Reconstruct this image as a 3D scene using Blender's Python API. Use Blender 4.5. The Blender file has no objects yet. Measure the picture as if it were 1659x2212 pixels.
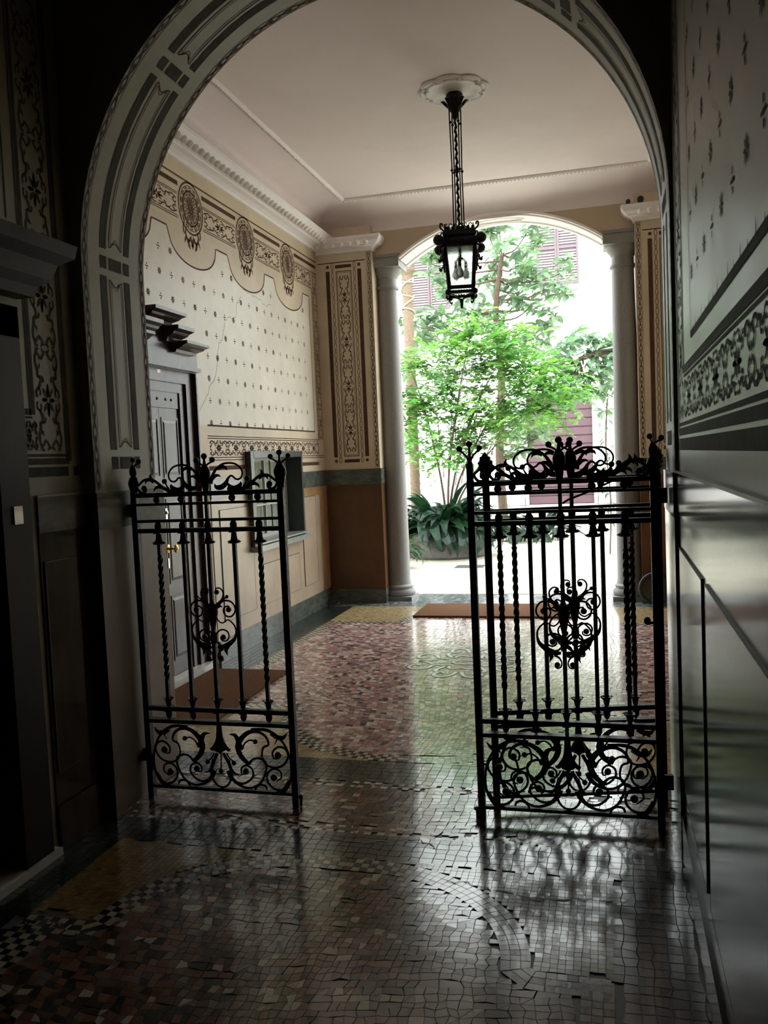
import bpy, bmesh, math, random
import numpy as np
from mathutils import Vector, Matrix
C = bpy.context.scene.collection
SC = bpy.context.scene
PI = math.pi
rnd = random.Random(7)

# ---------------------------------------------------------------- camera
def set_camera():
    f, yaw, pit, roll = 1843.417, 0.26287556, -0.06175756, -0.04291486
    cy, sy = math.cos(yaw), math.sin(yaw)
    F = Vector((-sy*math.cos(pit), cy*math.cos(pit), math.sin(pit)))
    R = Vector((cy, sy, 0)); U = R.cross(F)
    R2 = math.cos(roll)*R + math.sin(roll)*U
    U2 = -math.sin(roll)*R + math.cos(roll)*U
    cd = bpy.data.cameras.new('camera'); co = bpy.data.objects.new('camera', cd); C.objects.link(co)
    cd.sensor_fit = 'VERTICAL'; cd.sensor_height = 24.0; cd.lens = f/2212*24.0
    cd.clip_start = 0.05; cd.clip_end = 200
    m = Matrix((R2, U2, -F)).transposed().to_4x4(); m.translation = Vector((0, 0, 1.55))
    co.matrix_world = m; SC.camera = co
    return co, R2, U2, F, f
CAM, CR, CU, CF, CFL = set_camera()
def px(p):
    d = Vector(p) - Vector((0, 0, 1.55)); z = d.dot(CF)
    if z < .05: return None
    return 829.5 + CFL*d.dot(CR)/z, 1106 - CFL*d.dot(CU)/z

# ---------------------------------------------------------------- world, exposure
w = bpy.data.worlds.new('world'); SC.world = w; w.use_nodes = True
bg = w.node_tree.nodes['Background']
bg.inputs['Color'].default_value = (0.88, 0.95, 1.0, 1)     # flat bright overcast sky above the court
bg.inputs['Strength'].default_value = 6.0
SC.view_settings.view_transform = 'Standard'; SC.view_settings.look = 'None'
SC.view_settings.exposure = 0.55; SC.view_settings.gamma = 1.0
SC.view_settings.use_curve_mapping = False
SC.cycles.max_bounces = 14; SC.cycles.diffuse_bounces = 8; SC.cycles.glossy_bounces = 5
SC.cycles.transmission_bounces = 8; SC.cycles.transparent_max_bounces = 12
SC.cycles.sample_clamp_indirect = 12.0
# portal: a sampling guide for the sky light that enters through the garden arch (emits nothing itself)
pl = bpy.data.lights.new('sky_portal', 'AREA'); pl.shape = 'RECTANGLE'; pl.size = 2.2; pl.size_y = 4.0
pl.cycles.is_portal = True
po = bpy.data.objects.new('sky_portal', pl); C.objects.link(po)
po.location = (-1.08, 9.35, 2.0); po.rotation_euler = (-PI/2, 0, 0)

# ---------------------------------------------------------------- materials
MATS = {}
def mat(name, col, rough=.6, metal=0., var=0., vscale=6., bump=0., bscale=40., spec=.5, coat=0., col2=None, coat_rough=.1,
        trans=0., rvar=0., stretch=None):
    if name in MATS: return MATS[name]
    m = bpy.data.materials.new(name); m.use_nodes = True; nt = m.node_tree; N = nt.nodes; L = nt.links
    b = N['Principled BSDF']
    b.inputs['Base Color'].default_value = (*col, 1); b.inputs['Roughness'].default_value = rough
    b.inputs['Metallic'].default_value = metal; b.inputs['Specular IOR Level'].default_value = spec
    b.inputs['Coat Weight'].default_value = coat; b.inputs['Coat Roughness'].default_value = coat_rough
    b.inputs['Transmission Weight'].default_value = trans
    tc = N.new('ShaderNodeTexCoord'); src = tc.outputs['Object']
    if stretch:
        mp = N.new('ShaderNodeMapping'); mp.inputs['Scale'].default_value = stretch
        L.new(src, mp.inputs['Vector']); src = mp.outputs['Vector']
    if var > 0 or col2:
        n = N.new('ShaderNodeTexNoise'); n.inputs['Scale'].default_value = vscale; n.inputs['Detail'].default_value = 6
        n.inputs['Roughness'].default_value = .65
        L.new(src, n.inputs['Vector'])
        r = N.new('ShaderNodeValToRGB'); r.color_ramp.elements[0].position = .3; r.color_ramp.elements[1].position = .7
        c2 = col2 or tuple(max(0, c*(1-var)) for c in col); c1 = col if col2 else tuple(min(1, c*(1+var*.6)) for c in col)
        r.color_ramp.elements[0].color = (*c2, 1); r.color_ramp.elements[1].color = (*c1, 1)
        L.new(n.outputs['Fac'], r.inputs['Fac']); L.new(r.outputs['Color'], b.inputs['Base Color'])
        if rvar:
            mr = N.new('ShaderNodeMapRange'); mr.inputs['To Min'].default_value = rough-rvar; mr.inputs['To Max'].default_value = rough+rvar
            L.new(n.outputs['Fac'], mr.inputs['Value']); L.new(mr.outputs['Result'], b.inputs['Roughness'])
    if bump > 0:
        n2 = N.new('ShaderNodeTexNoise'); n2.inputs['Scale'].default_value = bscale; n2.inputs['Detail'].default_value = 4
        L.new(src, n2.inputs['Vector'])
        bp = N.new('ShaderNodeBump'); bp.inputs['Strength'].default_value = bump; bp.inputs['Distance'].default_value = .01
        L.new(n2.outputs['Fac'], bp.inputs['Height']); L.new(bp.outputs['Normal'], b.inputs['Normal'])
    MATS[name] = m; return m
def mat_attr(name, rough, bump=0., bscale=30., spec=.5, coat=0., mul=1., sss=0.):
    m = bpy.data.materials.new(name); m.use_nodes = True; nt = m.node_tree; N = nt.nodes; L = nt.links
    b = N['Principled BSDF']; b.inputs['Roughness'].default_value = rough; b.inputs['Specular IOR Level'].default_value = spec
    b.inputs['Coat Weight'].default_value = coat
    a = N.new('ShaderNodeAttribute'); a.attribute_name = 'col'
    n = N.new('ShaderNodeTexNoise'); n.inputs['Scale'].default_value = 90; tc = N.new('ShaderNodeTexCoord')
    L.new(tc.outputs['Object'], n.inputs['Vector'])
    mx = N.new('ShaderNodeMix'); mx.data_type = 'RGBA'; mx.blend_type = 'MULTIPLY'; mx.inputs[0].default_value = .35
    L.new(a.outputs['Color'], mx.inputs[6]); L.new(n.outputs['Fac'], mx.inputs[7]); L.new(mx.outputs[2], b.inputs['Base Color'])
    if bump:
        n2 = N.new('ShaderNodeTexNoise'); n2.inputs['Scale'].default_value = bscale; n2.inputs['Detail'].default_value = 3
        L.new(tc.outputs['Object'], n2.inputs['Vector'])
        bp = N.new('ShaderNodeBump'); bp.inputs['Strength'].default_value = bump; bp.inputs['Distance'].default_value = .003
        L.new(n2.outputs['Fac'], bp.inputs['Height']); L.new(bp.outputs['Normal'], b.inputs['Normal'])
    MATS[name] = m; return m

IRON = mat('wrought_iron', (.012, .012, .013), .38, .6, bump=.25, bscale=60)
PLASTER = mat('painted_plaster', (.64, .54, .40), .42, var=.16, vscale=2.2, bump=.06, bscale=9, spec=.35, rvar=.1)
PLASTER_N = mat('dimmed_vestibule_plaster', (.33, .31, .23), .40, var=.18, vscale=2.5, bump=.08, bscale=7, spec=.4, rvar=.08)  # wall plaster made darker, the vestibule's dimness is in the colour
PANEL = mat('panel_plaster', (.72, .68, .58), .36, var=.14, vscale=1.8, bump=.05, bscale=7, spec=.4, rvar=.08)
PLAIN = mat('ochre_plaster', (.52, .42, .30), .7, var=.1, vscale=1.5, bump=.04, bscale=12)
CEIL = mat('ceiling_plaster', (.84, .76, .77), .8, var=.06, vscale=1.2, bump=.05, bscale=14)
STUCCO = mat('white_stucco', (.86, .83, .84), .65, var=.05, vscale=8, bump=.15, bscale=25)
PAINT = mat('brown_paint', (.10, .052, .038), .85, var=.25, vscale=20, spec=.12)
PAINT2 = mat('faded_brown_paint', (.24, .165, .125), .8, var=.3, vscale=9)
PAINTG = mat('grey_green_paint', (.085, .085, .072), .8, var=.3, vscale=14, spec=.15)
GREENM = mat('green_marbling', (.135, .152, .125), .24, var=.5, vscale=9, bump=.05, bscale=8, spec=.5, col2=(.045, .054, .046), stretch=(1, 1, 2.5))
OCHRE = mat('ochre_marbling', (.42, .26, .13), .28, vscale=4, bump=.05, bscale=8, col2=(.28, .14, .07))
BEIGE = mat('beige_dado', (.50, .395, .285), .32, var=.2, vscale=3, bump=.06, bscale=6, col2=(.37, .28, .19))
RUST = mat('rust_dado', (.15, .066, .026), .36, vscale=3, bump=.08, bscale=7, col2=(.07, .032, .014))
DADO_N = mat('dimmed_vestibule_dado', (.070, .048, .030), .16, vscale=7, bump=.010, bscale=5, col2=(.035, .028, .02), spec=.13, stretch=(1, 1, .12))  # brown dado, deepened to carry the shade of the vestibule
LINE = mat('dado_line', (.05, .035, .025), .5)
STREET = mat('dark_vestibule_end', (.06, .05, .04), .6, var=.2)  # unseen back wall and ceiling, coloured dark to cut bounce light
JAMBD = mat('brown_jamb_dado', (.22, .16, .115), .35, vscale=4, bump=.05, bscale=7, col2=(.15, .105, .075))
WOOD = mat('dark_varnished_wood', (.055, .032, .036), .26, var=.35, vscale=14, bump=.06, bscale=30, spec=.36, stretch=(1, 1, .15))
WOODN = mat('dimmed_vestibule_wood', (.018, .013, .012), .4, var=.3, vscale=14, spec=.2)  # darker copy of the varnished wood, vestibule shade in its colour
WOODG = mat('dark_green_wood', (.035, .05, .045), .3, var=.3, vscale=12, bump=.05)
GRANITE = mat('grey_granite', (.34, .33, .32), .5, vscale=160, bump=.12, bscale=120, col2=(.16, .155, .15))
STONE = mat('pale_stone', (.55, .53, .50), .6, var=.12, vscale=12, bump=.1)
MARBLE = mat('white_marble_sill', (.65, .63, .58), .25, var=.12, vscale=6)
BRASS = mat('polished_brass', (.75, .48, .14), .16, 1.0)
CHROME = mat('chromed_metal', (.7, .7, .7), .15, 1.0)
GROUT = mat('mosaic_grout', (.10, .085, .065), .45, var=.2, vscale=30)
COIR = mat('coir_mat', (.16, .075, .036), .95, var=.3, vscale=60, bump=.6, bscale=220, spec=.1)
GLASS = mat('rippled_glass', (.90, .93, .92), .05, trans=1.0, bump=.8, bscale=30)
BULB = mat('frosted_bulb', (.75, .76, .74), .3, trans=.4)
CURTAIN = mat('cream_blind', (.88, .88, .76), .7, var=.08)
SHUT = mat('mauve_shutter_paint', (.11, .075, .08), .55, var=.15, vscale=10)
SLAT = mat('pale_mauve_slat', (.34, .27, .29), .6)
ROLLER = mat('wine_red_door_paint', (.062, .024, .030), .5, var=.15, vscale=6)
HOUSE = mat('white_house_render', (.80, .80, .77), .8, var=.05, vscale=1.0, bump=.1)
PAVE = mat('court_paving', (.58, .53, .41), .55, var=.12, vscale=3, bump=.1, bscale=12)
PAVED = mat('court_paving_dark', (.30, .33, .33), .4, var=.3, vscale=20)
POT = mat('weathered_stone_pot', (.085, .078, .065), .8, var=.4, vscale=8, bump=.4, bscale=20)
SOIL = mat('soil', (.05, .035, .025), .95)
BARK = mat('brown_bark', (.09, .058, .035), .85, var=.35, vscale=18, bump=.5, bscale=30)
RUBBER = mat('black_rubber', (.015, .015, .015), .55)
DISC = mat('olive_metal_disc', (.06, .065, .045), .3, .6, var=.3, vscale=14)
LEAF = mat_attr('leaf_surface', .45)
TILE = mat_attr('mosaic_tile_surface', .165, bump=.12, bscale=14, spec=.9, coat=.25)
for nm in ('leaf_surface',):
    b_ = MATS[nm].node_tree.nodes['Principled BSDF']
    nt_ = MATS[nm].node_tree; tr = nt_.nodes.new('ShaderNodeBsdfTranslucent'); mx_ = nt_.nodes.new('ShaderNodeMixShader')
    at_ = [n for n in nt_.nodes if n.type == 'ATTRIBUTE'][0]
    mx_.inputs['Fac'].default_value = .4; out_ = nt_.nodes['Material Output']
    nt_.links.new(at_.outputs['Color'], tr.inputs['Color']); nt_.links.new(b_.outputs[0], mx_.inputs[1]); nt_.links.new(tr.outputs[0], mx_.inputs[2])
    nt_.links.new(mx_.outputs[0], out_.inputs['Surface'])

# ---------------------------------------------------------------- mesh builder
class MB:
    def __init__(s): s.v = []; s.f = []; s.c = []
    def add(s, vs, fs, col=None):
        n = len(s.v); s.v += [tuple(p) for p in vs]; s.f += [tuple(i+n for i in f) for f in fs]
        if col is not None: s.c += [col]*len(fs)
    def box(s, a, b):
        x0, y0, z0 = a; x1, y1, z1 = b
        s.add([(x0,y0,z0),(x1,y0,z0),(x1,y1,z0),(x0,y1,z0),(x0,y0,z1),(x1,y0,z1),(x1,y1,z1),(x0,y1,z1)],
              [(3,2,1,0),(4,5,6,7),(0,1,5,4),(1,2,6,5),(2,3,7,6),(3,0,4,7)]); return s
    def lathe(s, prof, n=16, c=(0,0), zdir=1, axis='z', m=None):
        vs = []; k = len(prof)
        for r, z in prof:
            for i in range(n):
                a = 2*PI*i/n; p = (c[0]+r*math.cos(a), c[1]+r*math.sin(a), z)
                vs.append(p)
        fs = [(j*n+i, j*n+(i+1)%n, (j+1)*n+(i+1)%n, (j+1)*n+i) for j in range(k-1) for i in range(n)]
        fs += [tuple(range(n-1, -1, -1)), tuple(range((k-1)*n, k*n))]
        if m is not None: vs = [tuple(m @ Vector(p)) for p in vs]
        s.add(vs, fs); return s
    def ball(s, c, r, n=10, sz=1.):
        prof = [(max(.0005, r*math.sin(PI*i/6)), -r*sz*math.cos(PI*i/6)) for i in range(7)]
        s.lathe([(a, c[2]+b) for a, b in prof], n, (c[0], c[1])); return s
    def tube(s, pts, rad, n=8, closed=False, flat=1.):
        pts = [Vector(p) for p in pts]; N_ = len(pts)
        if not hasattr(rad, '__len__'): rad = [rad]*N_
        vs = []; up = None
        for i, p in enumerate(pts):
            if closed: t = pts[(i+1) % N_]-pts[i-1]
            else: t = pts[min(i+1, N_-1)]-pts[max(i-1, 0)]
            if t.length < 1e-9: t = Vector((0,0,1))
            t.normalize()
            if up is None:
                up = Vector((0,1,0)) if abs(t.y) < .9 else Vector((1,0,0))
            a = t.cross(up)
            if a.length < 1e-6: a = t.orthogonal()
            a.normalize(); b = a.cross(t).normalized(); up = b
            for k in range(n):
                q = 2*PI*k/n; vs.append(p + a*(rad[i]*math.cos(q)) + b*(rad[i]*flat*math.sin(q)))
        M = N_ if closed else N_-1
        fs = [(i*n+k, i*n+(k+1)%n, ((i+1)%N_)*n+(k+1)%n, ((i+1)%N_)*n+k) for i in range(M) for k in range(n)]
        if not closed: fs += [tuple(range(n-1, -1, -1)), tuple(range((N_-1)*n, N_*n))]
        s.add(vs, fs); return s
    def strap(s, pts, thick, y=0.):
        # pts: (u, z, width) in the XZ plane -> flat wrought bar with a lens section
        P = smooth(pts, 3); vs = []
        for i, p in enumerate(P):
            a = P[max(i-1, 0)]; b = P[min(i+1, len(P)-1)]
            tx, tz = b[0]-a[0], b[1]-a[1]; l = math.hypot(tx, tz) or 1; nx, nz = -tz/l, tx/l
            h = p[2]/2; th = min(thick, max(.0025, h))
            vs += [(p[0]+nx*h, y, p[1]+nz*h), (p[0], y-th, p[1]), (p[0]-nx*h, y, p[1]-nz*h), (p[0], y+th, p[1])]
        fs = [(i*4+k, i*4+(k+1)%4, (i+1)*4+(k+1)%4, (i+1)*4+k) for i in range(len(P)-1) for k in range(4)]
        fs += [(3,2,1,0), tuple(range(len(vs)-4, len(vs)))]
        s.add(vs, fs); return s
    def ribbon(s, pts, fn, closed=False):
        # flat painted stroke: pts (u, v, width) mapped onto a surface with fn(u, v)
        vs = []; n = len(pts)
        for i, p in enumerate(pts):
            if closed: a = pts[i-1]; b = pts[(i+1) % n]
            else: a = pts[max(i-1, 0)]; b = pts[min(i+1, n-1)]
            tx, ty = b[0]-a[0], b[1]-a[1]; l = math.hypot(tx, ty) or 1; nx, ny = -ty/l*p[2]/2, tx/l*p[2]/2
            vs += [fn(p[0]+nx, p[1]+ny), fn(p[0]-nx, p[1]-ny)]
        m = n if closed else n-1
        s.add(vs, [(2*i, 2*i+1, 2*((i+1) % n)+1, 2*((i+1) % n)) for i in range(m)]); return s
    def extrude_x(s, prof, x0, x1):
        n = len(prof); s.add([(x0, a, b) for a, b in prof]+[(x1, a, b) for a, b in prof],
              [(i, (i+1)%n, n+(i+1)%n, n+i) for i in range(n)]+[tuple(range(n-1,-1,-1)), tuple(range(n, 2*n))]); return s
    def extrude_y(s, prof, y0, y1):
        n = len(prof); s.add([(a, y0, b) for a, b in prof]+[(a, y1, b) for a, b in prof],
              [(i, (i+1)%n, n+(i+1)%n, n+i) for i in range(n)]+[tuple(range(n-1,-1,-1)), tuple(range(n, 2*n))]); return s
    def mesh(s, name, m, sm=False, fixn=True):
        me = bpy.data.meshes.new(name); me.from_pydata(s.v, [], s.f)
        if s.c:
            at = me.attributes.new('col', 'FLOAT_COLOR', 'FACE')
            at.data.foreach_set('color', np.array([(*c, 1.) for c in s.c], dtype=np.float32).ravel())
        me.materials.append(m)
        if fixn:
            bm = bmesh.new(); bm.from_mesh(me); bmesh.ops.recalc_face_normals(bm, faces=bm.faces); bm.to_mesh(me); bm.free()
        if sm:
            me.polygons.foreach_set('use_smooth', [True]*len(me.polygons)); me.set_sharp_from_angle(angle=math.radians(38))
        me.update(); return me
    def build(s, name, m, parent=None, sm=False, kind=None, label=None, fixn=True):
        return link(name, s.mesh(name, m, sm, fixn), parent, kind, label)
def link(name, me, parent=None, kind=None, label=None, loc=None, rot=None):
    o = bpy.data.objects.new(name, me); C.objects.link(o)
    if parent: o.parent = parent
    if kind: o['kind'] = kind
    if label: o['label'] = label
    if loc: o.location = loc
    if rot: o.rotation_euler = rot
    return o
def smooth(pts, k=3):
    if len(pts) < 3: return list(pts)
    out = []; n = len(pts)
    for i in range(n-1):
        p0, p1, p2, p3 = pts[max(i-1,0)], pts[i], pts[i+1], pts[min(i+2,n-1)]
        for j in range(k):
            t = j/k
            out.append(tuple(.5*((2*b)+(-a+c)*t+(2*a-5*b+4*c-d)*t*t+(-a+3*b-3*c+d)*t**3) for a,b,c,d in zip(p0,p1,p2,p3)))
    out.append(tuple(pts[-1])); return out
def tag(o, label, cat, group=None):
    o['label'] = label; o['category'] = cat
    if group: o['group'] = group
    return o
def thing(name, label, cat, loc=(0,0,0), rz=0., group=None):
    o = bpy.data.objects.new(name, None); C.objects.link(o); o.location = loc; o.rotation_euler = (0,0,rz)
    o.empty_display_size = .1
    return tag(o, label, cat, group)
def struct(o): o['kind'] = 'structure'; return o
def copy_tree(o, parent=None):
    c = o.copy(); C.objects.link(c); c.parent = parent
    for ch in list(o.children): copy_tree(ch, c)
    return c
# ================================================================ dimensions (metres, camera eye at 0,0,1.55)
XL, XR = -2.25, .235            # vestibule walls
AY0, AY1 = 3.29, 3.80           # arch wall front / back
JL, JR = -2.19, .222            # arch jambs
AXC = (JL+JR)/2; AR = (JR-JL)/2; AZ = 2.45
HL, HR = -3.03, .87             # hall walls
HY = 8.95                       # garden arch wall front
CZ = 4.20                       # ceiling
DZ = 1.455                      # dado top

# ---------------------------------------------------------------- structure: walls
def arch_wall(name, m, y0, y1, x0, x1, jl, jr, zs, ztop, zfun, zbot=0., nseg=48):
    mb = MB()
    if x0 < jl-1e-6: mb.box((x0, y0, zbot), (jl, y1, ztop))
    if x1 > jr+1e-6: mb.box((jr, y0, zbot), (x1, y1, ztop))
    xs = [jl+(jr-jl)*(.5-.5*math.cos(PI*i/nseg)) for i in range(nseg+1)]
    for a, b in zip(xs[:-1], xs[1:]):
        za, zb = zfun(a), zfun(b)
        mb.add([(a,y0,za),(b,y0,zb),(b,y1,zb),(a,y1,za),(a,y0,ztop),(b,y0,ztop),(b,y1,ztop),(a,y1,ztop)],
               [(0,1,5,4),(3,7,6,2),(0,3,2,1),(4,5,6,7)])
    bm = mb
    o = bm.build(name, m, sm=True); return struct(o)
def arch_z(x): return AZ + math.sqrt(max(0, AR*AR-(x-AXC)**2))
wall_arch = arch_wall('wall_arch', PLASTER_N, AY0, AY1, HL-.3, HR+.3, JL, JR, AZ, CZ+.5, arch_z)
GXC = -1.08; GH = 1.055; GZ = 3.68; GRISE = .345
GRR = (GH*GH+GRISE*GRISE)/(2*GRISE)
def garden_z(x): return GZ + math.sqrt(max(0, GRR*GRR-(x-GXC)**2)) - (GRR-GRISE)
wall_garden = arch_wall('wall_garden', PLAIN, HY, 9.36, HL-.3, HR+.3, GXC-GH, GXC+GH, GZ, CZ+.3, garden_z, zbot=3.72)
# vestibule walls (left one has the doorway)
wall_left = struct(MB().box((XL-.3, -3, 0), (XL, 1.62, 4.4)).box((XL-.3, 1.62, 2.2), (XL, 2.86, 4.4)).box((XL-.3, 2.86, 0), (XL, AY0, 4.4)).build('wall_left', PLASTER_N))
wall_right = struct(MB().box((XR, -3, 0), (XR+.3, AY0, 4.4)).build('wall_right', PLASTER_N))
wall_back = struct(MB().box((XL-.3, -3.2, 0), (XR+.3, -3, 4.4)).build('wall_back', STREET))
# hall walls
DY0, DY1, DZT = 4.70, 5.94, 2.26          # doorway in the hall's left wall
WY0, WY1, WZ0, WZ1 = 6.82, 7.99, .87, 1.62  # porter's window
mb = MB()
mb.box((HL-.4, AY1, 0), (HL, DY0, CZ)); mb.box((HL-.4, DY0, DZT), (HL, DY1, CZ)); mb.box((HL-.4, DY1, 0), (HL, WY0, CZ))
mb.box((HL-.4, WY0, 0), (HL, WY1, WZ0)); mb.box((HL-.4, WY0, WZ1), (HL, WY1, CZ)); mb.box((HL-.4, WY1, 0), (HL, 9.36, CZ))
wall_hall_left = struct(mb.build('wall_hall_left', PLASTER))
wall_hall_right = struct(MB().box((HR, AY1, 0), (HR+.3, 9.36, CZ)).build('wall_hall_right', PLASTER))
# room behind the left doorways (dark closed backs)
# ceilings
struct(MB().box((XL-.3, -3.2, 4.4), (XR+.3, AY0, 4.6)).build('ceiling', STREET))
mb = MB(); K = 8; ix, iy = .43, .46
def cove(t): a = t*PI/2; return (1-math.cos(a)), math.sin(a)     # inset fraction, rise fraction
rings = []
for k in range(K+1):
    u, r = cove(k/K); u *= .98
    x0, x1, y0, y1 = HL+ix*u, HR-ix*u, AY1+iy*u, HY-iy*u; z = 3.97+(CZ-3.97)*r
    rings.append([(x0,y0,z),(x1,y0,z),(x1,y1,z),(x0,y1,z)])
vs = [p for r in rings for p in r]; fs = [(4*k+i, 4*k+(i+1)%4, 4*k+4+(i+1)%4, 4*k+4+i) for k in range(K) for i in range(4)]
fs.append((4*K, 4*K+1, 4*K+2, 4*K+3)); mb.add(vs, fs)
ceil = struct(mb.build('ceiling', CEIL, sm=True))
struct(MB().box((HL-.5, AY1-.2, CZ+.05), (HR+.5, 9.4, CZ+.25)).build('roof_slab', PLAIN))

# ---------------------------------------------------------------- trims
# cornice of the left wall (profile in x,z) with its row of egg blocks
prof = [(0,3.80),(.025,3.80),(.03,3.825),(.06,3.84),(.10,3.848),(.105,3.858),(.13,3.862),(.17,3.885),(.20,3.92),(.205,3.945),(0,3.965)]
tr = struct(MB().extrude_y([(HL+a, b) for a, b in prof], AY1, 8.86).build('trim_1', STUCCO, sm=False))
egg = MB(); egg.lathe([(.003,-.030),(.019,-.022),(.027,0),(.019,.022),(.003,.030)], 7); eggme = egg.mesh('egg_block', STUCCO, True)
y = AY1+.05
while y < 8.8:
    link('egg_block', eggme, tr, loc=(HL+.158, y, 3.872), rot=(0, .7, 0)); y += .09
tr2 = struct(MB().extrude_y([(HR-a, b) for a, b in prof][::-1], AY1, 8.86).build('trim_2', STUCCO))
# ceiling moulding: square ring, with bead row
x0, x1, y0, y1 = HL+.45, HR-.45, AY1+.45, HY-.47
mb = MB()
for (ax, ay), (bx, by) in (((x0,y0),(x1,y0)),((x1,y0),(x1,y1)),((x1,y1),(x0,y1)),((x0,y1),(x0,y0))):
    d = Vector((bx-ax, by-ay, 0)).normalized(); n_ = Vector((-d.y, d.x, 0)); A = Vector((ax, ay, 0))-d*.02; B = Vector((bx, by, 0))+d*.02
    pr = [(-.03,CZ-.001),(-.026,CZ-.012),(-.01,CZ-.022),(.012,CZ-.022),(.026,CZ-.01),(.03,CZ-.001)]
    vs = [tuple(A+n_*u+Vector((0,0,z))) for u, z in pr]+[tuple(B+n_*u+Vector((0,0,z))) for u, z in pr]
    mb.add(vs, [(i,i+1,7+i,6+i) for i in range(5)]+[(5,0,6,11),(5,4,3,2,1,0),(6,7,8,9,10,11)])
tr3 = struct(mb.build('trim_3', STUCCO, sm=False))
mb = MB()
for (ax, ay), (bx, by) in (((x0,y0),(x1,y0)),((x1,y0),(x1,y1)),((x1,y1),(x0,y1)),((x0,y1),(x0,y0))):
    L_ = math.hypot(bx-ax, by-ay); n_ = int(L_/.035)
    for i in range(n_):
        t = (i+.5)/n_; cx, cy = ax+(bx-ax)*t, ay+(by-ay)*t; r = .011
        mb.add([(cx+r,cy,CZ-.02),(cx,cy+r,CZ-.02),(cx-r,cy,CZ-.02),(cx,cy-r,CZ-.02),(cx,cy,CZ-.034)], [(0,1,4),(1,2,4),(2,3,4),(3,0,4)])
mb.build('bead_row', STUCCO, tr3, kind='stuff')

# pilasters of the garden wall
def pilaster(name, xa, xb, side):
    o = struct(MB().box((xa, 8.85, 0), (xb, 9.36, 4.02)).build(name, PLASTER)); return o
pil_l = pilaster('wall_pilaster_left', HL, -2.402, 1)
pil_r = pilaster('wall_pilaster_right', .272, HR, -1)
def capital(par, xa, xb, inner):
    # stucco cornice wrapping the pilaster head; inner = +1 when the free corner is at xb
    ov = [(a*.62, 3.76+(b-3.80)*.95) for a, b in prof]
    mb = MB()
    lv = []
    for a, z in ov:
        xx0 = xa if inner > 0 else xa-a; xx1 = xb+a if inner > 0 else xb
        lv.append([(xx0, 8.85-a, z), (xx1, 8.85-a, z), (xx1, 9.0, z), (xx0, 9.0, z)])
    vs = [p for l in lv for p in l]; n = len(lv)
    fs = [(4*k+i, 4*k+(i+1)%4, 4*k+4+(i+1)%4, 4*k+4+i) for k in range(n-1) for i in range(4)]+[(3,2,1,0), tuple(range(4*n-4, 4*n))]
    mb.add(vs, fs); c = mb.build('capital', STUCCO, par)
    k = 0; x = xa+.05
    while x < xb:
        link('egg_block', eggme, c, loc=(x, 8.85-.098, 3.828), rot=(.7, 0, 0)); x += .09
capital(pil_l, HL+.01, -2.402, 1); capital(pil_r, .272, HR-.01, -1)

# columns
def column(x, lab):
    t = thing('column', lab, 'column', (x, 9.12, 0), 0)
    MB().box((-.178,-.178,0), (.178,.178,.045)).build('plinth', GRANITE, t)
    MB().lathe([(.165,.045),(.178,.06),(.18,.085),(.168,.108),(.152,.115),(.15,.125),(.158,.135),(.158,.15),(.146,.16),(.140,.168)], 36).build('base', GRANITE, t, True)
    MB().lathe([(.139,.168),(.130,.21),(.128,.6),(.127,1.2),(.123,2.0),(.115,2.9),(.110,3.36),(.112,3.372)], 36).build('shaft', GRANITE, t, True)
    MB().lathe([(.110,3.372),(.128,3.376),(.132,3.39),(.126,3.405),(.112,3.41),(.112,3.49),(.122,3.50),(.126,3.515),(.150,3.54),(.166,3.572),(.170,3.59)], 36).build('capital', GRANITE, t, True)
    MB().box((-.185,-.185,3.59), (.185,.185,3.69)).box((-.198,-.198,3.69), (.198,.198,3.719)).build('abacus', GRANITE, t)
    return t
column(-2.315, 'grey granite column left of the garden opening, beside the left painted pilaster')
column(.155, 'grey granite column right of the garden opening, partly behind the folded gates')

# archivolt and soffit of the garden arch
mb = MB(); n = 40; ang = math.asin(GH/GRR)
def garc(r, t): a = -ang+2*ang*t; return GXC+r*math.sin(a), GZ-(GRR-GRISE)+r*math.cos(a)
sec = [(.004, 8.935),(-.02,8.935),(-.02,8.965),(-.035,8.975),(-.035,9.05),(-.02,9.06),(-.02,9.26),(-.035,9.27),(-.035,9.34),(-.02,9.35),(-.02,9.37),(.004,9.37)]
vs = []
for i in range(n+1):
    for r, yy in sec: xx, zz = garc(GRR+r, i/n); vs.append((xx, yy, zz))
m_ = len(sec); fs = [(i*m_+k, i*m_+k+1, (i+1)*m_+k+1, (i+1)*m_+k) for i in range(n) for k in range(m_-1)]
fs += [tuple(range(m_)), tuple(range(n*m_, (n+1)*m_))]
mb.add(vs, fs); soff = struct(mb.build('trim_4', STUCCO, sm=True))
mb = MB(); ring = []
for i in range(36):
    a = 2*PI*i/36; s_ = .5+.115*math.cos(a); xx, zz = garc(GRR-.026, s_); ring.append((xx, 9.155+.085*math.sin(a), zz))
mb.tube(ring, .012, 6, closed=True); mb.build('oval_moulding', STUCCO, soff, True)

# ---------------------------------------------------------------- dados, baseboards (child slabs a little proud of the walls)
def slab(par, name, m, x, y0, y1, z0, z1, d, sgn):
    return MB().box((min(x, x+sgn*d), y0, z0), (max(x, x+sgn*d), y1, z1)).build(name, m, par)
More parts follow.
